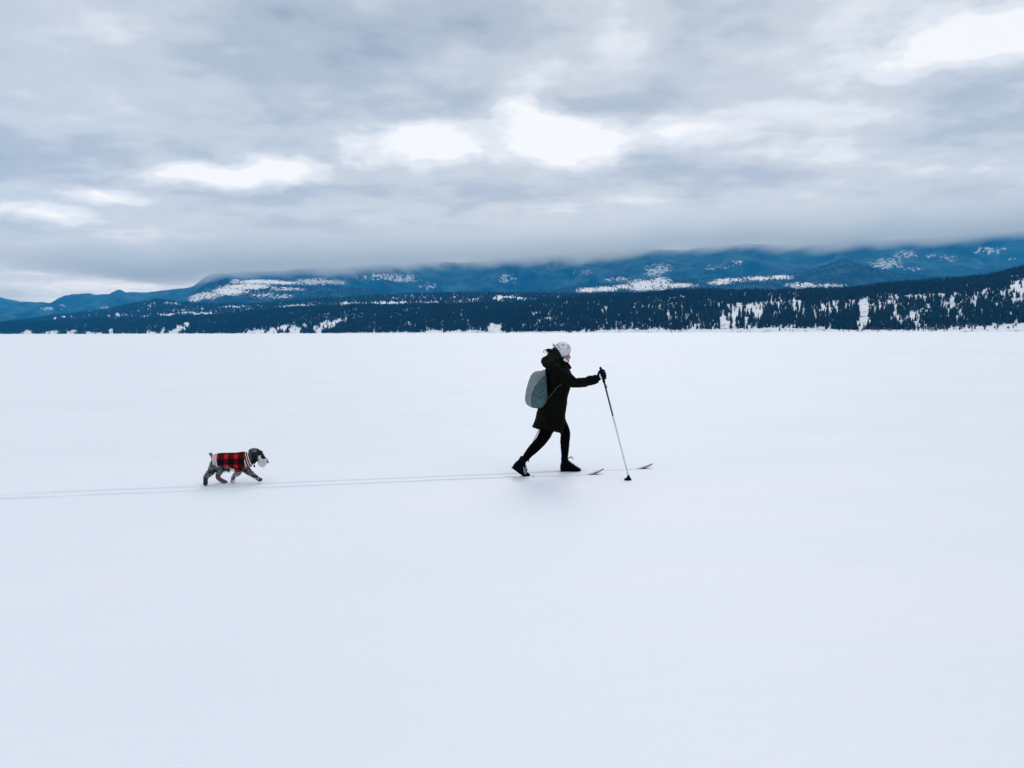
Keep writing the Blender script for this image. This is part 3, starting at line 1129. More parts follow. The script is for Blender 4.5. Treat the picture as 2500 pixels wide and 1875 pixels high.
ARM_N = [(S_(625, 450, -0.14), .088), (S_(680, 475, -0.19), .081), (S_(735, 512, -0.215), .066), (S_(785, 536, -0.22), .057), (S_(850, 530, -0.225), .0575), (S_(930, 512, -0.235), .0565), (S_(1005, 490, -0.245), .052)]
ARM_F = [(S_(625, 450, 0.14), .086), (S_(590, 510, 0.21), .072), (S_(545, 590, 0.25), .062), (S_(560, 625, 0.28), .058), (S_(590, 610, 0.31), .052)]
TORSO = [(350, 520, 690, .115), (385, 480, 716, .170), (420, 478, 728, .195), (470, 482, 735, .20), (530, 485, 730, .195), (590, 486, 718, .19),
         (650, 476, 703, .185), (720, 448, 688, .185), (790, 406, 679, .19), (850, 392, 674, .197), (910, 381, 668, .203), (950, 362, 658, .208), (978, 348, 652, .212)]

# body: one continuous figure under the clothes
sk = lambda pr, k: [(p, r * k) for p, r in pr]
body_parts = [loft([oval(a + (c_ - a) * .16, c_ - (c_ - a) * .16, y_, w * 0.78) for y_, a, c_, w in TORSO[:11]]),
              stube(sk(leg_pts(-1), .78)), stube(sk(leg_pts(1), .78)), stube(sk(ARM_N, .62)), stube(sk(ARM_F, .62)),
              tube([S_(600, 400), S_(640, 320), S_(655, 270)], [.07, .052, .05]),
              ellipsoid(S_(650, 208), (.083, .072, .098), R(-8)),
              ellipsoid(S_(676, 246), (.055, .058, .082), R(-6)),
              ellipsoid(S_(702, 308), (.024, .027, .020)),
              ellipsoid(S_(716, 220), (.012, .046, .013)),
              stube([(S_(716, 232), .0065), (S_(725, 252), .0085), (S_(731, 268), .0105), (S_(722, 276), .009)], 10),
              ellipsoid(S_(728, 272, .009), (.008, .007, .006)), ellipsoid(S_(728, 272, -.009), (.008, .007, .006)),
              ellipsoid(S_(713, 292), (.013, .022, .0075)), ellipsoid(S_(710, 301), (.012, .020, .006)),
              ellipsoid(S_(700, 268, -.036), (.022, .022, .026)), ellipsoid(S_(700, 268, .036), (.022, .022, .026)),
              ellipsoid(S_(648, 238, -.064), (.014, .008, .022)), ellipsoid(S_(648, 238, .064), (.014, .008, .022)),
              ellipsoid(S_(1048, 448, -0.248), (.036, .022, .040)), ellipsoid(S_(615, 592, .33), (.036, .022, .040))]
body = obj('body', union('body', body_parts, 0.0045, 2, 0.4), M_SKIN, person)
for sgn in (-1, 1):
    eye = obj('eye', mesh_from('eye', *ellipsoid(S_(713, 239, sgn * .030), (.010, .011, .008))), M_EYE, person)
simple('lips', join([ellipsoid(S_(716, 292), (.0125, .017, .005)), ellipsoid(S_(713, 300), (.011, .015, .0045))]), M_LIP, person)
simple('eyebrow', tube([S_(721, 224, -.014), S_(719, 222, -.03), S_(708, 226, -.047)], [.003, .004, .002], 6), M_HAIR, person)
simple('eyebrow', tube([S_(721, 224, .014), S_(719, 222, .03), S_(708, 226, .047)], [.003, .004, .002], 6), M_HAIR, person)

# coat
hem = lambda cx: float(np.interp(cx, [343, 420, 560, 645], [994, 1002, 1006, 1056]))
rings = [oval(a, c_, y_, w) for y_, a, c_, w in TORSO] + [oval(343, 640, 1000, .214, tilt=hem)]
coat_me = union('coat', [loft(rings), stube(ARM_N, 16), stube(ARM_F, 16),
                         stube([(S_(585, 330), .085), (S_(650, 340), .070), (S_(700, 358), .042), (S_(742, 379), .010)], 14, 5, 1.15),
                         tube([S_(560, 330), S_(625, 285), S_(655, 272)], [.11, .07, .055], 16, 1.1)], 0.006, 3)
V = coords(coat_me)
fold = (fbm(V[:, 0] * 9 + V[:, 2] * 5, V[:, 2] * 6 + V[:, 1] * 6, 4, 77) - 0.5) * 0.022
arm = V[:, 0] > S_(760, 500)[0]
rib = (fbm(V[:, 0] * 38 + V[:, 2] * 20, V[:, 2] * 14 + V[:, 1] * 14, 3, 5) - .5) * 0.020
push(coat_me, fold * 1.25 + np.where(arm, rib, 0))
coat = obj('coat', coat_me, M_COAT, person, label='long black-olive hooded coat')
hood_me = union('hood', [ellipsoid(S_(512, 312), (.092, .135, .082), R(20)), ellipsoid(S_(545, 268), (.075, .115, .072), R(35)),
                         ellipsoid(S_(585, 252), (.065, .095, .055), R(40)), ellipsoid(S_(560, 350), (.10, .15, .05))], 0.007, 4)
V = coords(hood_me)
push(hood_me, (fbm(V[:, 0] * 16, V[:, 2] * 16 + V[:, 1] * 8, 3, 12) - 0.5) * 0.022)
hood = obj('hood', hood_me, M_HOOD_LIT, coat)
# zip placket and hem toggle
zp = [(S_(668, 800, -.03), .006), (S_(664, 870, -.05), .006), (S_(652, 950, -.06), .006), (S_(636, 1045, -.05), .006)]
simple('placket', stube(zp, 8), M_COAT_HIGHLIGHT, coat)
simple('toggle_cord', stube([(S_(372, 996, -.1), .003), (S_(350, 1000, -.11), .003), (S_(344, 990, -.11), .003), (S_(352, 984, -.1), .003), (S_(366, 992, -.1), .003)], 6), M_PACK_DARK, coat)
simple('cuff', tube([S_(985, 496, -.245), S_(1012, 489, -.247)], [.055, .050], 16), M_COAT, coat)

# leggings
leg_me = union('leggings', [stube(leg_pts(-1), 16), stube(leg_pts(1), 16), ellipsoid(S_(545, 900), (.12, .17, .12))], 0.006, 3)
V = coords(leg_me)
push(leg_me, (fbm(V[:, 0] * 22, V[:, 2] * 30, 3, 31) - 0.5) * 0.008)
obj('leggings', leg_me, M_LEG, person)

# boots
BOOT = [(0.000, .016, .085, .022), (0.010, .004, .120, .033), (0.035, .0, .150, .038), (0.065, .0, .158, .041), (0.088, .0, .152, .042), (0.105, .0, .128, .043), (0.135, .0, .102, .046),
        (0.170, .0, .080, .047), (0.205, .0, .062, .046), (0.232, .002, .048, .038), (0.250, .008, .034, .022)]


def boot_rings(grow=0.0, zmax=None, n=20):
    out = []
    for x, z0, z1, w in BOOT:
        if zmax is not None:
            z1 = zmax; z0 = -0.004
        r = []
        for q in range(n):
            a = 2 * math.pi * q / n
            c, s = math.cos(a), math.sin(a)
            uy = math.copysign(abs(c) ** 0.75, c); uz = math.copysign(abs(s) ** 0.75, s)
            narrow = 1.0 - 0.28 * max(0, uz) * (1 if zmax is None else 0)
            r.append(((x + (grow if x > .1 else -grow)), uy * (w + grow) * narrow, (z0 + z1) / 2 + uz * (z1 - z0) / 2))
        out.append(r)
    return out


def flex(V, ang_, hinge=0.185):
    """Lift the heel about the ball of the foot."""
    V = np.array(V, float)
    k = np.clip((hinge + 0.02 - V[:, 0]) / 0.04, 0, 1)
    k = k * k * (3 - 2 * k)
    a = ang_ * k
    dx_, dz_ = V[:, 0] - hinge, V[:, 2]
    c, s = np.cos(a), np.sin(a)
    V[:, 0] = hinge + dx_ * c + dz_ * s
    V[:, 2] = -dx_ * s + dz_ * c
    return V


def boot(origin, ang_, near):
    def put(vf):
        V, F = vf
        V = flex(V, ang_) + np.array(origin)
        return [tuple(p) for p in V], F
    V, F = join([loft(boot_rings()), tube([(0.052, 0, .10), (0.050, 0, .150), (0.047, 0, .178)], [.043, .043, .042], 18)])
    Vf = flex(V, ang_) + np.array(origin)
    me = union('boot', [(list(map(tuple, Vf)), F)], 0.004, 2)
    o = obj('boot', me, M_BOOT, person)
    simple('sole', put(loft(boot_rings(0.0005, 0.010))), M_SOLE, o)
    for (xa, za, xb, zb, rr) in () if not near else ((.098, .088, .165, .030, .0045), (.118, .090, .178, .044, .003)):
        simple('side_stripe', put(stube([((xa, -.0435, za), rr), (((xa + xb) / 2, -.0475, (za + zb) / 2 - .006), rr), ((xb, -.048, zb), rr)], 6)), M_SILVER, o)
    for k in range(4):
        x = .098 + .022 * k; z = .138 - .016 * k
        simple('lace', put(tube([(x - .004, -.028, z - .006), (x, 0, z + .004), (x - .004, .028, z - .006)], [.0028] * 3, 6)), M_PACK_DARK, o)
    return o, put


front_o = S_(632, 1467, YF); front_o = (front_o[0], YF, 0.002)
bf, put = boot(front_o, 0.0, False)
simple('lace', stube([(S_(705, 1318, YF - .02), .005), (S_(728, 1306, YF - .03), .006), (S_(748, 1300, YF - .04), .0045), (S_(764, 1314, YF - .04), .003), (S_(757, 1325, YF - .04), .003), (S_(742, 1308, YF - .03), .003)], 6), M_PACK_DARK, bf, label='loose lace bow')
hx = S_(255, 1487, YN)[0]
rear_o = (hx - 0.185, YN, 0.004)
br, put = boot(rear_o, R(37), True)
simple('lace', stube([(S_(268, 1350, YN - .03), .004), (S_(285, 1330, YN - .05), .005), (S_(303, 1328, YN - .05), .0055), (S_(300, 1352, YN - .05), .004)], 6), M_PACK_DARK, br, label='loose lace bow')
simple('lace', stube([(S_(290, 1334, YN - .045), .0045), (S_(275, 1352, YN - .05), .0035), (S_(270, 1368, YN - .05), .003)], 6), M_PACK_DARK, br)

# hat: crown and band on one skull-shaped shell, open towards the pony tail
hc = S_(650, 200)
def hat_shell(keep, grow):
    n_, m_ = 180, 110
    V, idx, F = [], {}, []
    cp, sp = math.cos(R(-10)), math.sin(R(-10))
    px_of = lambda p: ((p[0] - hc[0]) * 872 * 0.98 + 650, 200 - (p[2] - hc[2]) * 872)
    grid = np.zeros((m_ + 1, n_, 3))
    for i in range(m_ + 1):
        th = math.pi * i / m_
        for q in range(n_):
            w = 2 * math.pi * q / n_
            bump_ = 1 + 0.02 * math.sin(5 * w + 3 * th)
            x = (.098 + grow) * bump_ * math.sin(th) * math.cos(w)
            y = (.083 + grow) * bump_ * math.sin(th) * math.sin(w)
            z = (.104 + grow) * math.cos(th)
            grid[i, q] = (hc[0] + x * cp - z * sp, y, hc[2] + x * sp + z * cp)
    for i in range(m_):
        for q in range(n_):
            qd = [(i, q), (i + 1, q), (i + 1, (q + 1) % n_), (i, (q + 1) % n_)]
            cc = np.mean([grid[a] for a in qd], 0)
            if not keep(*px_of(cc)):
                continue
            f = []
            for a in qd:
                if a not in idx:
                    idx[a] = len(V); V.append(grid[a])
                f.append(idx[a])
            F.append(f)
    return V, F


in_hat = lambda x, y: (y - 196 < (733 - x) * 0.86 - 2) and (x - 556 > (y - 118) * 0.55)
brim = lambda x: np.interp(x, [560, 600, 650, 700, 740], [165, 172, 172, 190, 222])
hat = empty('hat', (0, 0, 0), 0)
hat.parent = person
for nm, fn, mt, g in (('crown', lambda x, y: in_hat(x, y) and y < brim(x) + 5, M_HAT, 0.0), ('band', lambda x, y: in_hat(x, y) and y >= brim(x) - 3, M_BAND, 0.004)):
    me = mesh_from(nm, *hat_shell(fn, g))
    o = obj(nm, me, mt, hat)
    md = o.modifiers.new('thick', 'SOLIDIFY'); md.thickness = 0.006; md.offset = 1.0
simple('gather', stube([(S_(575, 165), .018), (S_(562, 140), .014), (S_(556, 122), .004)], 10, 4, 2.2), M_HAT, hat)

# hair
hair_parts = [ellipsoid(S_(590, 205), (.055, .070, .062)), ellipsoid(S_(552, 205), (.040, .050, .034), R(15)), ellipsoid(S_(520, 205), (.026, .03, .022)),
              stube([(S_(570, 180), .022), (S_(560, 168), .012), (S_(558, 160), .004)], 8)]
hair = obj('hair', union('hair', hair_parts, 0.006, 2), M_HAIR, person)
strands = [[(548, 195), (515, 184), (485, 184), (462, 196), (456, 212), (466, 222), (480, 214)], [(548, 200), (510, 188), (490, 190), (487, 205), (497, 218)],
           [(540, 196), (520, 180), (500, 181), (480, 190)], [(560, 190), (530, 184), (505, 192), (492, 212), (500, 232)], [(560, 180), (566, 172), (570, 160)]]
for k, st in enumerate(strands):
    simple('strand', stube([(S_(x, y, -.02 + .012 * k), (.010, .007, .006, .0045, .003, .002, .0015)[min(i, 6)] * (1.2 if k else 1)) for i, (x, y) in enumerate(st)], 6, 5), M_HAIR, hair)
for sgn in (-1, 1):
    simple('strand', stube([(S_(708, 232, sgn * .062), .004), (S_(690, 246, sgn * .070), .008), (S_(665, 262, sgn * .074), .008), (S_(640, 272, sgn * .07), .006)], 6), M_HAIR, hair)

# scarf
simple('scarf', stube([(S_(632, 280, 0), .052), (S_(660, 296, 0), .050), (S_(690, 318, 0), .030), (S_(704, 330, 0), .012)], 14, 4, 1.3), M_SCARF, person)

# gloves
def fingers(pc, side):
    """Four fingers and a thumb closed around the grip at the given points."""
    out = []
    for cyy, rr, ln in ((403, .0130, 0), (429, .0138, 4), (456, .0135, 3), (481, .0120, -3)):
        sx = (cyy - 440) * 0.235
        pr = [(pc(1046 + sx, cyy + 4, -.026), rr), (pc(1070 + sx, cyy, -.034), rr * 1.05), (pc(1090 + sx + ln, cyy + 1, -.020), rr), (pc(1092 + sx + ln, cyy + 3, .006), rr), (pc(1072 + sx, cyy + 5, .024), rr * .95), (pc(1052 + sx, cyy + 6, .022), rr * .85)]
        out.append(stube(pr, 10, 4))
    out.append(stube([(pc(1030, 432, .014), .014), (pc(1040, 412, .024), .013), (pc(1056, 398, .024), .012), (pc(1072, 394, .010), .0105)], 10, 4))
    return out


gn = lambda x, y, dy: S_(x, y, -0.262 + dy)
palm = [ellipsoid(gn(1050, 440, -.008), (.040, .033, .056), R(-14)), ellipsoid(gn(1036, 470, 0), (.032, .030, .030)), tube([S_(1000, 490, -.25), S_(1032, 472, -.258)], [.044, .036], 14)]
obj('glove', union('glove', palm + fingers(gn, -1), 0.0035, 1, 0.3), M_GLOVE, person)
gf = lambda x, y, dy: S_(x - 1055 + 612, y - 440 + 588, 0.345 - dy)
palm = [ellipsoid(gf(1048, 440, -.006), (.034, .026, .046), R(20)), ellipsoid(gf(1036, 470, 0), (.028, .026, .026)), tube([S_(585, 612, .305), S_(604, 600, .33)], [.044, .036], 14)]
obj('glove', union('glove', palm + fingers(gf, 1), 0.0035, 1, 0.3), M_GLOVE, person)
# snow clinging to the leading boot
for k in range(16):
    a = rng.random()
    p = np.array(front_o) + np.array([.165 + .085 * a, rng.uniform(-.035, .02), .082 - .055 * a + rng.uniform(-.004, .006)])
    simple('clinging_snow', ellipsoid(p, tuple(np.array([.011, .014, .006]) * rng.uniform(.4, 1.1)), rng.uniform(.1, .8), 8, 5), M_SNOWLUMP, bf)

# ------------------------------------------------------------------ backpack
PK = [(408, 405, 462, .085), (420, 372, 470, .125), (445, 343, 474, .145), (490, 318, 478, .152), (545, 300, 482, .156), (600, 284, 486, .158), (650, 275, 489, .158), (700, 269, 490, .156), (735, 276, 478, .150),
      (762, 292, 462, .140), (780, 318, 445, .120), (790, 355, 420, .085)]
pack = empty('backpack', (SKX, SKY, 0), HEAD, category='backpack', label="grey-green rounded backpack worn on the skier's back")
rg = [oval(a, c_, y_, w, 140, 2.5) for y_, a, c_, w in PK]
rg = [[tuple(p) for p in r] for r in np.array([spline(np.array(rg)[:, q], 9) for q in range(140)]).transpose(1, 0, 2)]
Vp, Fp = loft(rg)
nr = len(rg)
Vp = np.array(Vp)
split = lambda cyy: np.interp(cyy, [405, 440, 500, 560, 640, 700, 750, 790], [470, 440, 380, 340, 308, 302, 312, 350])
side_F, back_F = [], []
pk0 = S_(0, 0)
inv = lambda p: (574 + p[0] * 872 * 0.975, 1472 - p[2] * 872)
for f_ in Fp:
    c = Vp[list(f_)].mean(0)
    cxv, cyv_ = inv(c)
    (side_F if cxv > split(cyv_) else back_F).append(f_)


def sub_mesh(name, V, F):
    used = sorted({i for f in F for i in f})
    mp = {o: k for k, o in enumerate(used)}
    return mesh_from(name, [V[i] for i in used], [tuple(mp[i] for i in f) for f in F])


for nm, F_, mt in (('side_panel', side_F, M_PACK_SIDE), ('back_panel', back_F, M_PACK_BACK)):
    me = sub_mesh(nm, Vp, F_)
    Vq = coords(me)
    push(me, (fbm(Vq[:, 0] * 14 + Vq[:, 2] * 9, Vq[:, 2] * 10 - Vq[:, 0] * 12, 4, 41) - 0.5) * (0.012 if nm == 'side_panel' else 0.004))
    obj(nm, me, mt, pack)


def on_pack(cx, cyy, lift=0.002):
    """Point on the camera side of the pack."""
    i = np.interp(cyy, [r[0] for r in PK], np.arange(len(PK)))
    a = np.interp(i, np.arange(len(PK)), [r[1] for r in PK]); c_ = np.interp(i, np.arange(len(PK)), [r[2] for r in PK]); w = np.interp(i, np.arange(len(PK)), [r[3] for r in PK])
    u = np.clip((cx - (a + c_) / 2) / ((c_ - a) / 2), -.98, .98)
    yv = -w * (1 - abs(u) ** 2.5) ** (1 / 2.5) - lift
    p = S_(cx, cyy, 0.0)
    return np.array([p[0], yv, p[2]])


simple('seam_piping', stube([(on_pack(split(y_), y_), .0035) for y_ in (425, 460, 500, 560, 620, 680, 730, 770)], 6, 4), M_CREASE, pack)
for (pa, pb, pc_) in (((372, 690), (420, 648), (470, 612)), ((350, 655), (400, 610), (455, 580)), ((380, 560), (425, 530), (465, 500))):
    simple('fold_shade', stube([(on_pack(*pa, 0.0), .0015), (on_pack(*pb, 0.001), .004), (on_pack(*pc_, 0.0), .0015)], 6, 4), M_CREASE, pack)  # added dark strips, shade of the fabric folds put into their colour
simple('sewn_patch', ellipsoid(on_pack(306, 548, -.004), (.008, .012, .022), R(-15), 10, 6), M_PACK_BACK, pack)
simple('haul_loop', stube([(S_(440, 418, -.02), .006), (S_(452, 400, -.01), .006), (S_(470, 400, .01), .006), (S_(476, 422, .02), .006)], 6), M_PACK_DARK, pack)
for sgn in (-1, 1):
    simple('shoulder_strap', stube([(S_(478, 440, sgn * .10), .016), (S_(520, 385, sgn * .125), .018), (S_(590, 372, sgn * .135), .018), (S_(670, 410, sgn * .135), .016), (S_(722, 480, sgn * .125), .014), (S_(720, 560, sgn * .145), .012), (S_(640, 560, sgn * .197), .009)], 8, 5), M_PACK_DARK, pack)
    simple('strap_webbing', stube([(S_(640, 548, sgn * .198), .007), (S_(600, 575, sgn * .203), .006), (S_(560, 625, sgn * .203), .005), (S_(520, 672, sgn * .198), .005), (S_(488, 705, sgn * .175), .005)], 6, 4), M_WEB, pack)

# ------------------------------------------------------------------ skis
def ski(tip_pt, toe_x, side, label):
    o = empty('ski', (SKX, SKY, 0), HEAD, category='ski', label=label, group='the pair of skis')
    y = side * TRACK_Y
    xt = tip_pt[0]; zt = max(tip_pt[2], 0.05)
    L = 1.86
    xs_ = np.concatenate([np.linspace(xt - L, xt - 0.26, 14)[:-1], np.linspace(xt - 0.26, xt, 16)])
    rb, rt = [], []
    z0 = -0.050
    for x in xs_:
        s = np.clip((x - (xt - 0.25)) / 0.25, 0, 1)
        zb = z0 + 0.034 * np.clip((x - toe_x + 0.05) / 0.25, 0, 1)
        z = zb + (zt - zb) * s ** 1.7
        wdt = 0.034 * (1.0 if s < 0.45 else math.sqrt(max(0.02, 1 - ((s - 0.45) / 0.56) ** 2.4)))
        th = 0.012 - 0.005 * s
        rb.append([(x, y - wdt, z), (x, y + wdt, z), (x, y + wdt, z + th), (x, y - wdt, z + th)])
        rt.append([(x, y - wdt * .82, z + th - .001), (x, y + wdt * .82, z + th - .001), (x, y + wdt * .78, z + th + .0018), (x, y - wdt * .78, z + th + .0018)])
    simple('edge', loft(rb), M_SKI_EDGE, o, smooth=False)
    simple('top_sheet', loft(rt[3:-1]), M_SKI_TOP, o)
    simple('binding', loft([[(toe_x + dx_, y - w, -.045), (toe_x + dx_, y + w, -.045), (toe_x + dx_, y + w * .8, h), (toe_x + dx_, y - w * .8, h)] for dx_, w, h in ((-.05, .018, .004), (-.01, .024, .010), (.025, .020, .014), (.05, .010, .004))]), M_SOLE, o, smooth=False)
    return o


ski(S_(1080, 1425, YN), hx + .07, -1, "ski under the skier's trailing boot, its curved tip nearer the planted pole basket")
ski(S_(1586, 1388, YF), front_o[0] + .27, 1, "ski under the skier's leading boot, its dark tip farthest ahead past the pole")

# ------------------------------------------------------------------ ski poles
def ground_local(cx, cyy):
    gx_, gy_ = ground_pt(1220 + cx / 4.255, 810 + cyy / 4.255)
    ddx, ddy = gx_ - SKX, gy_ - SKY
    return np.array([ddx * HX + ddy * HY, -ddx * HY + ddy * HX, 0.0])


def pole(top, tip, split_t, label, basket_dir, white_only=False):
    o = empty('ski_pole', (SKX, SKY, 0), HEAD, category='ski pole', label=label, group='the pair of ski poles')
    top = np.asarray(top, float); tip = np.asarray(tip, float)
    at = lambda t: top + (tip - top) * t
    simple('lower_shaft', tube([at(split_t), at(.97)], [.0100, .0085], 12), M_POLE_W, o)
    simple('upper_shaft', tube([at(.11), at(split_t)], [.0105, .0095], 12), M_POLE_D, o)
    simple('grip', stube([(at(-.004), .011), (at(.008), .016), (at(.02), .014), (at(.06), .0135), (at(.10), .0145), (at(.125), .017), (at(.14), .011)], 12, 4), M_PACK_DARK, o)
    simple('strap', stube([(at(.055) + (-.036, -.030, 0), .004), (at(.075) + (-.040, -.034, 0), .009), (at(.09) + (-.034, -.034, 0), .008), (at(.10) + (-.026, -.028, 0), .003)], 8, 4), M_WEB if white_only else M_SCARF, o)
    simple('strap_tab', stube([(at(.125), .007), (at(.165) + (.010, 0, 0), .008), (at(.182) + (.018, 0, -.002), .004)], 8, 4), M_PACK_DARK, o)
    ax_ = (top - tip) / np.linalg.norm(top - tip)
    bd = np.array(basket_dir, float)
    r0 = []
    for h, rr, off in ((-.004, .034, .022), (.002, .036, .022), (.014, .024, .012), (.026, .014, .004), (.044, .0115, 0.0)):
        r0.append([tuple(tip + np.array([0, 0, .012]) + ax_ * h + bd * off + np.array([rr * 1.25 * math.cos(a), rr * math.sin(a), 0])) for a in np.linspace(0, 2 * math.pi, 16, endpoint=False)])
    simple('basket', loft(r0), M_SOLE, o)
    simple('tip_spike', tube([tip + ax_ * .03, tip - ax_ * .03], [.005, .003], 8), M_POLE_D, o)
    return o


pole(S_(1046, 372, -.262), ground_local(1347, 1541), .435, "dark and white ski pole planted ahead, gripped by the raised glove", (-1, -.3, 0))
pole(S_(628, 545, .345), ground_local(222, 1414), .30, "ski pole behind the skier, only a pale piece showing under the coat hem", (-1, .3, 0), True)

# ------------------------------------------------------------------ dog in a plaid jacket
dog = empty('dog', (DGX, DGY, 0), HEAD, category='dog', label='small grey schnauzer-type dog in red plaid jacket trotting behind the skier')
ND, FD = -0.055, 0.055


def doval(cx, c0_, c1_, hw, n=24, ex=2.2, lean=0.0):
    """Vertical cross-section of the trunk at a station along the dog (top and bottom outline)."""
    out = []
    for q in range(n):
        w = 2 * math.pi * q / n
        c, s = math.cos(w), math.sin(w)
        uz = math.copysign(abs(c) ** (2 / ex), c); uy = math.copysign(abs(s) ** (2 / ex), s)
        cyy = (c0_ + c1_) / 2 - uz * (c1_ - c0_) / 2
        p = G_(cx + lean * uz, cyy, 0.0)
        out.append((p[0], uy * hw, p[2]))
    return out


TRUNK = [(500, 480, 620, .045), (545, 440, 740, .072), (620, 405, 775, .082), (720, 392, 780, .084), (850, 388, 790, .084), (980, 386, 815, .087), (1100, 383, 835, .090), (1220, 366, 835, .089), (1320, 358, 800, .084), (1420, 372, 745, .072), (1490, 410, 690, .058)]
legs = {
    'hind_near': [(G_(580, 610, -.025), .048), (G_(548, 730, -.038), .046), (G_(492, 830, -.05), .039), (G_(410, 925, ND), .029), (G_(350, 990, ND), .022), (G_(338, 1060, ND), .019), (G_(335, 1160, ND), .019), (G_(345, 1188, ND), .018)],
    'hind_far': [(G_(640, 640, .025), .048), (G_(690, 760, .04), .042), (G_(690, 850, FD), .034), (G_(670, 930, FD), .023), (G_(648, 985, FD), .020), (G_(700, 1050, FD), .019), (G_(790, 1105, FD), .018), (G_(870, 1130, FD), .016)],
    'fore_far': [(G_(1250, 700, .03), .044), (G_(1195, 840, .045), .032), (G_(1130, 920, FD), .025), (G_(1065, 985, FD), .021), (G_(1045, 1060, FD), .019), (G_(1040, 1130, FD), .020)],
    'fore_near': [(G_(1330, 690, -.025), .046), (G_(1388, 800, -.042), .038), (G_(1460, 870, ND), .029), (G_(1545, 930, ND), .023), (G_(1620, 985, ND), .019), (G_(1690, 1030, ND), .018), (G_(1760, 1050, ND), .019)],
}
HEADP = [ellipsoid(G_(1590, 370), (.062, .048, .048), R(-8)), ellipsoid(G_(1690, 400), (.048, .044, .042), R(-22)),
         stube([(G_(1720, 450), .040), (G_(1800, 520), .030), (G_(1870, 570), .024), (G_(1915, 600), .017)], 14, 4, 1.15),
         ellipsoid(G_(1660, 500), (.030, .040, .036)),
         stube([(G_(1440, 560), .066), (G_(1510, 480), .058), (G_(1580, 420), .050)], 16, 4)]
body_me = union('body', [loft([doval(*t) for t in TRUNK])] + [stube(p, 14, 4) for p in legs.values()] + HEADP +
                [stube([(G_(540, 520), .024), (G_(508, 460), .016), (G_(488, 415), .014), (G_(462, 395), .013), (G_(446, 408), .009)], 10, 4),
                 stube([(G_(1750, 560), .030), (G_(1790, 640), .030), (G_(1830, 690), .020)], 12, 4, 1.2)], 0.0045, 3)

# coat colours by region, from the photograph
ginv = lambda P: (1050 + P[:, 0] * 2298 * 0.975, 1175 - P[:, 2] * 2298)
DARK = np.array((0.012, 0.013, 0.017)); MID = np.array((0.065, 0.068, 0.076)); PALE = np.array((0.37, 0.365, 0.37)); WHITE = np.array((0.88, 0.85, 0.78))


def fur_color(P):
    x, y = ginv(P)
    C = np.tile(MID, (len(P), 1))
    n1_ = fbm(x / 46, y / 60, 3, 61); n2_ = fbm(x / 13, y / 30, 3, 67)
    def put(mask, col, k=1.0):
        mm = np.clip(mask, 0, 1)[:, None] * k
        C[:] = C * (1 - mm) + col * mm
    sm = lambda v, a, b_: np.clip((v - a) / (b_ - a), 0, 1)
    put(sm(n1_, .45, .6), DARK, .75)
    put(sm(n2_, .50, .62), PALE, .65)
    # hind quarters dark in front, pale far leg
    put(sm(y, 700, 780) * (x > 620) * (x < 810) * (P[:, 1] > 0.0), PALE, .8)
    put((x > 800) * (x < 990) * (y > 740) * (y < 900), DARK, .6)
    put((x > 1000) * (x < 1290) * (y > 830) * (P[:, 1] > 0), PALE, .9)
    put((x > 1300) * (y > 780) * (x < 1420), DARK, .7)
    put((x > 480) * (x < 680) * (y > 740) * (y < 860) * sm(x, 520, 600), DARK, .8)
    put(sm(y, 840, 960) * (y < 1010) * sm(n2_, .38, .55), PALE, .75)
    # neck and skull
    put(sm(x, 1470, 1520) * (y < 640), DARK, .9)
    put(sm(x, 1420, 1450) * (y < 380) * sm(n2_, .4, .6), MID, .5)
    # muzzle and beard
    bd = sm(x, 1660, 1700) * sm(y - 440 + (x - 1690) * 0.0, 0, 40)
    put(bd, WHITE)
    put((np.hypot((x - 1810) / 75, (y - 490) / 60) < 1) * 1.0, np.array((.004, .004, .006)))
    put((x > 1860) * (y < 640) * (y > 500) * sm(y, 700, 560), np.array((.02, .02, .022)), .8)
    put((np.hypot((x - 1845) / 65, (y - 415) / 32) < 1) * 1.0, PALE * 1.25)
    put((y < 420) * (x < 530), DARK, .85)
    return C


color_attr(body_me, 'fur', fur_color(coords(body_me)))
M_FUR, n, b = material('dog_fur')
fc = n.attr('fur').outputs['Color']
nz = n.noise(n.mapping(n.coord('Object'), (1, 1, 0.5)), 180, 3, 0.7)
M_FUR.node_tree.links.new(n.scale(fc, n.rng(nz, 0.3, 0.7, 0.55, 1.45)), b.inputs['Base Color'])
b.inputs['Roughness'].default_value = 0.9
b.inputs['Specular IOR Level'].default_value = 0.15
M_FUR.node_tree.links.new(n.bump(nz, 0.6, 0.004), b.inputs['Normal'])
dbody = obj('body', body_me, M_FUR, dog)

# wiry coat: many small hair tufts standing off the skin
V = coords(body_me); Nn = normals(body_me)
x, y = ginv(V)
covered = (x > 545) & (x < 1500) & (y < 745) | ((x > 1000) & (x < 1290) & (y < 830) & (V[:, 1] < .06))
booted = ((y > 1000) & (x < 420)) | ((y > 950) & (x > 580) & (x < 930)) | ((y > 960) & (x > 960) & (x < 1130)) | ((x > 1540) & (y > 880))
at_nose = np.hypot(x - 1925, y - 606) < 60
cand = np.where(~covered & ~booted & ~at_nose)[0]
sel = rng.choice(cand, 9000)
jit = rng.normal(0, .002, (len(sel), 3))
B = V[sel] + jit
sx_, sy_ = ginv(B)
ln = rng.uniform(.007, .016, len(sel))
ln *= np.where((sx_ > 1680) & (sy_ > 540), 1.9, 1.0)                     # beard
ln *= np.where((np.hypot((sx_ - 1850) / 70, (sy_ - 430) / 45) < 1), 1.8, 1.0)  # brows
ln *= np.where((sx_ > 800) & (sx_ < 1000) & (sy_ > 740), 2.4, 1.0)         # belly fringe
ln *= np.where((sy_ > 780) & (sy_ < 1000), 1.25, 1.0)
dirv = Nn[sel] * 0.75 + np.array([-.15, 0, -.75]) + rng.normal(0, .25, (len(sel), 3))
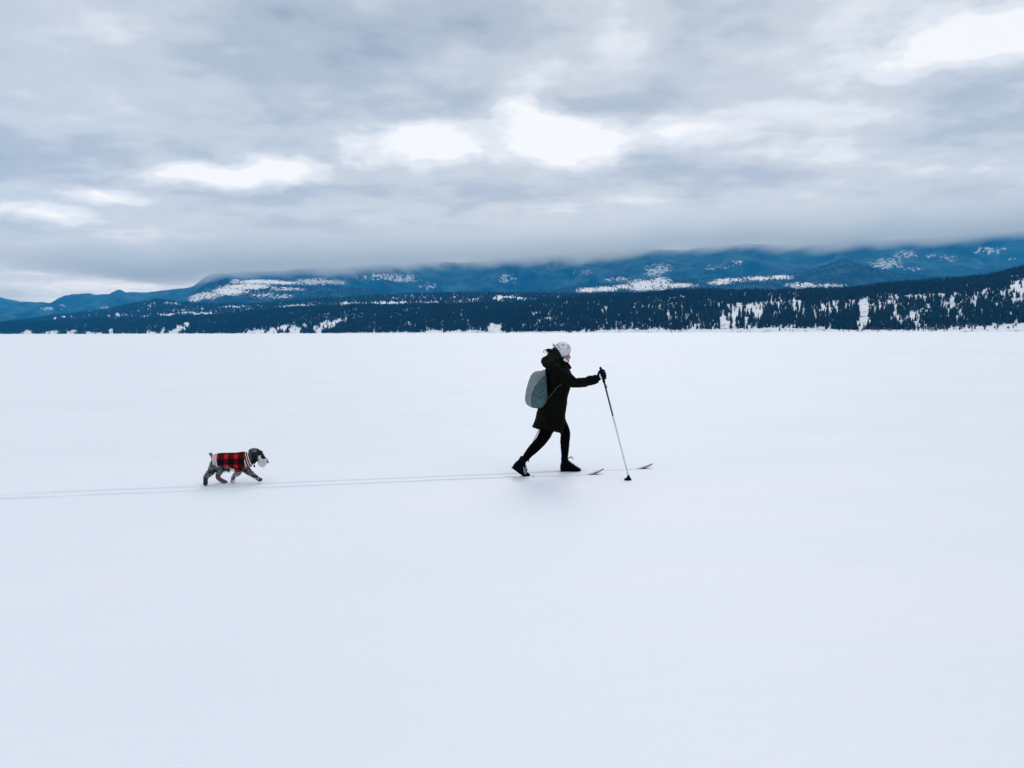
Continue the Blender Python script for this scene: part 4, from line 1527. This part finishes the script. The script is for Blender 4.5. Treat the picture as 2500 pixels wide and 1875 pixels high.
dirv = np.where(((sx_ > 1700) & (sy_ < 470))[:, None], Nn[sel] * .6 + np.array([.7, 0, -.1]), dirv)
dirv /= np.linalg.norm(dirv, axis=1)[:, None]
sd_ = np.cross(dirv, rng.normal(0, 1, (len(sel), 3)))
sd_ /= np.linalg.norm(sd_, axis=1)[:, None]
wd = 0.0016
TV = np.stack([B - sd_ * wd, B + sd_ * wd, B + dirv * ln[:, None]], 1).reshape(-1, 3)
TF = np.arange(len(TV)).reshape(-1, 3)
tm = mesh_arrays('fur', TV, TF, smooth=False)
fcol = fur_color(B) * rng.uniform(.7, 1.4, (len(B), 1))
color_attr(tm, 'fur', np.repeat(np.clip(fcol, 0, .92), 3, axis=0))
obj('fur', tm, M_FUR, dog, kind='stuff')

# jacket
def cloth_ring(t, grow):
    cx, a, b_, w = t
    return doval(cx, a - grow * 2298, b_ + grow * 2298, w + grow, 40, 2.2, 0)


JK = [(548, 432, 742, .074), (620, 402, 748, .083), (720, 390, 748, .086), (850, 385, 750, .088), (980, 383, 772, .091), (1080, 380, 815, .093), (1180, 370, 832, .094), (1260, 358, 838, .092), (1340, 356, 800, .086), (1420, 366, 742, .076), (1480, 392, 690, .066)]


def jacket_part(name, xs_, grow, mat, parent, lean=0.0):
    T = np.array(JK, float)
    rings_ = []
    for xx in xs_:
        t = [np.interp(xx, T[:, 0], T[:, k]) for k in (1, 2, 3)]
        g = grow
        rings_.append(doval(xx, t[0] - g * 2298, t[1] + g * 2298, t[2] + g, 44, 2.2, lean))
    V_, F_ = [], []
    nq = 44
    for r in rings_:
        V_ += r
    for i in range(len(rings_) - 1):
        for q in range(nq):
            F_.append((i * nq + q, i * nq + (q + 1) % nq, (i + 1) * nq + (q + 1) % nq, (i + 1) * nq + q))
    me = mesh_from(name, V_, F_)
    Vq = coords(me)
    push(me, (fbm(Vq[:, 0] * 18, Vq[:, 2] * 22 + Vq[:, 1] * 9, 3, 91) - .5) * 0.006)
    o = obj(name, me, mat, parent)
    md = o.modifiers.new('thick', 'SOLIDIFY'); md.thickness = 0.004; md.offset = 1.0
    return o


M_PLAID, n, b = material('buffalo_plaid')
co = n.coord('Object')
nzc = n.noise(co, 30, 3, 0.5, color=True)
mv = n.t.nodes.new('ShaderNodeVectorMath'); mv.operation = 'MULTIPLY_ADD'
n.t.links.new(nzc, mv.inputs[0]); mv.inputs[1].default_value = (0.030, 0.0, 0.030); n.t.links.new(co, mv.inputs[2])
jx, jy, jz = n.sep(mv.outputs[0])
# distance round the girth stands in for height so that the checks wrap the body
def bands(v, period, phase):
    s = n.m('SINE', n.mul(n.add(v, phase), 2 * math.pi / period))
    return n.rng(s, -0.05, 0.75)
bx_ = bands(jx, 0.104, 0.0656)
bz_ = bands(jz, 0.109, 0.0213)
both = n.mul(bx_, bz_)
red = (0.55, 0.008, 0.014); dkr = (0.075, 0.002, 0.004); blk = (0.003, 0.0025, 0.003)
c1 = n.mix(bx_, blk, dkr)
c2 = n.mix(bx_, dkr, red)
M_PLAID.node_tree.links.new(n.mix(bz_, c1, c2), b.inputs['Base Color'])
b.inputs['Roughness'].default_value = 0.95
b.inputs['Specular IOR Level'].default_value = 0.15
nzb = n.noise(co, 260, 2, 0.6)
M_PLAID.node_tree.links.new(n.bump(nzb, 0.4, 0.002), b.inputs['Normal'])
M_CREAM = cloth('cream_rib_knit', (0.72, 0.63, 0.58), (0.82, 0.74, 0.69), 140, 0.95)
M_RIBRED = cloth('dark_red_rib_knit', (0.13, 0.008, 0.014), (0.20, 0.012, 0.02), 140, 0.95)
M_RIBBLK = cloth('black_rib_knit', (0.012, 0.004, 0.005), (0.03, 0.006, 0.008), 140, 0.95, 0.2, 0.002, 0.1)
jacket = jacket_part('jacket', np.linspace(640, 1360, 30), 0.004, M_PLAID, dog)
jacket['label'] = 'red and black buffalo plaid dog jacket with cream striped ends'
for xa, xb, mt in ((550, 586, M_CREAM), (586, 598, M_RIBBLK), (598, 616, M_CREAM), (616, 628, M_RIBBLK), (628, 654, M_CREAM)):
    jacket_part('hem_stripe', np.linspace(xa, xb, 4), 0.0045, mt, jacket, -22)
for k, (xa, xb, mt) in enumerate(((1358, 1384, M_CREAM), (1382, 1424, M_RIBRED), (1422, 1440, M_CREAM), (1438, 1472, M_RIBRED), (1470, 1490, M_CREAM))):
    jacket_part('collar_stripe', np.linspace(xa, xb, 4), 0.0045 + 0.0006 * k, mt, jacket, -62)
# belly flap with a cream edge, sleeve of the near foreleg
simple('belly_flap', stube([(G_(1085, 795, -.02), .022), (G_(1150, 803, -.03), .024), (G_(1220, 805, -.03), .022), (G_(1270, 795, -.03), .016)], 14, 4, 1.9), M_RIBRED, jacket)
simple('flap_edge', stube([(G_(1000, 785, -.03), .020), (G_(1040, 800, -.035), .024), (G_(1082, 806, -.035), .024)], 12, 4, 1.7), M_CREAM, jacket)

# ears, nose, eyes
def ear(yv, pts, name='ear'):
    Vq, Fq_ = stube(pts, 10, 4)
    return Vq, Fq_


M_EARL = cloth('ear_grey_fur', (0.03, 0.03, 0.035), (0.26, 0.25, 0.25), 70, 0.95)
simple('ear', join([stube([(G_(1640, 300, -.036), .012), (G_(1570, 292, -.047), .018), (G_(1500, 305, -.053), .016), (G_(1435, 330, -.054), .007)], 12, 4, .5), stube([(G_(1640, 325, -.040), .010), (G_(1580, 335, -.052), .014), (G_(1520, 360, -.056), .006)], 10, 4, .5)]), M_EARL, dog)
simple('ear', stube([(G_(1640, 320, .034), .020), (G_(1680, 295, .042), .018), (G_(1696, 282, .044), .010)], 10, 4, .6), M_HAIR, dog)
simple('nose', ellipsoid(G_(1928, 608), (.014, .016, .014)), M_PACK_DARK, dog)
for sgn in (-1, 1):
    simple('eye', ellipsoid(G_(1800, 478, sgn * .034), (.009, .006, .008), 0, 12, 8), M_EYE, dog)

# collar and hanging tag
simple('collar', tube([G_(1560, 560), G_(1590, 600)], [.052, .050], 18), M_PACK_DARK, dog)
simple('tag', join([stube([(G_(1600, 640, -.045), .003), (G_(1592, 680, -.05), .003)], 6), ellipsoid(G_(1590, 715, -.05), (.011, .005, .014), R(20), 10, 6)]), M_BOOT, dog)

# four little boots, snow stuck to them
def snowy(name, c1, c2, amount):
    m, n, b = material(name)
    co = n.coord('Object')
    f = n.noise(co, 70, 4, 0.65)
    g = n.noise(co, 26, 3, 0.5)
    s = n.rng(n.add(n.mul(f, .5), n.mul(g, .5)), 1 - amount - .04, 1 - amount + .05)
    m.node_tree.links.new(n.mix(s, n.mix(f, c1, c2), (0.72, 0.75, 0.82)), b.inputs['Base Color'])
    b.inputs['Roughness'].default_value = 0.85
    m.node_tree.links.new(n.bump(f, 0.4, 0.003), b.inputs['Normal'])
    return m


MB1 = snowy('boot_black', (0.004, 0.005, 0.010), (0.014, 0.016, 0.028), 0.36)
MB2 = snowy('boot_mauve', (0.10, 0.035, 0.065), (0.24, 0.10, 0.16), 0.30)
MB3 = snowy('boot_patterned', (0.010, 0.012, 0.030), (0.05, 0.055, 0.09), 0.50)
MB4 = snowy('boot_navy', (0.006, 0.010, 0.026), (0.02, 0.03, 0.06), 0.46)
def bt(pr): return stube(pr, 14, 4, 1.15)
simple('paw_boot', bt([(G_(352, 1000, ND), .023), (G_(336, 1050, ND), .024), (G_(334, 1120, ND), .023), (G_(332, 1165, ND), .024), (G_(342, 1192, ND), .022)]), MB1, dog, label='black boot on the near hind paw')
simple('paw_boot', bt([(G_(672, 935, FD), .026), (G_(650, 985, FD), .025), (G_(690, 1045, FD), .024), (G_(760, 1090, FD), .023), (G_(830, 1120, FD), .022), (G_(885, 1132, FD), .016)]), MB2, dog, label='mauve boot on the far hind paw')
simple('paw_boot', bt([(G_(1075, 965, FD), .024), (G_(1052, 1020, FD), .025), (G_(1040, 1090, FD), .023), (G_(1035, 1135, FD), .024), (G_(1055, 1148, FD), .018)]), MB3, dog, label='snow-flecked boot on the far fore paw')
simple('paw_boot', bt([(G_(1545, 925, ND), .026), (G_(1610, 985, ND), .025), (G_(1680, 1035, ND), .023), (G_(1730, 1060, ND), .024), (G_(1780, 1050, ND), .018)]), MB4, dog, label='navy boot on the raised near fore paw')
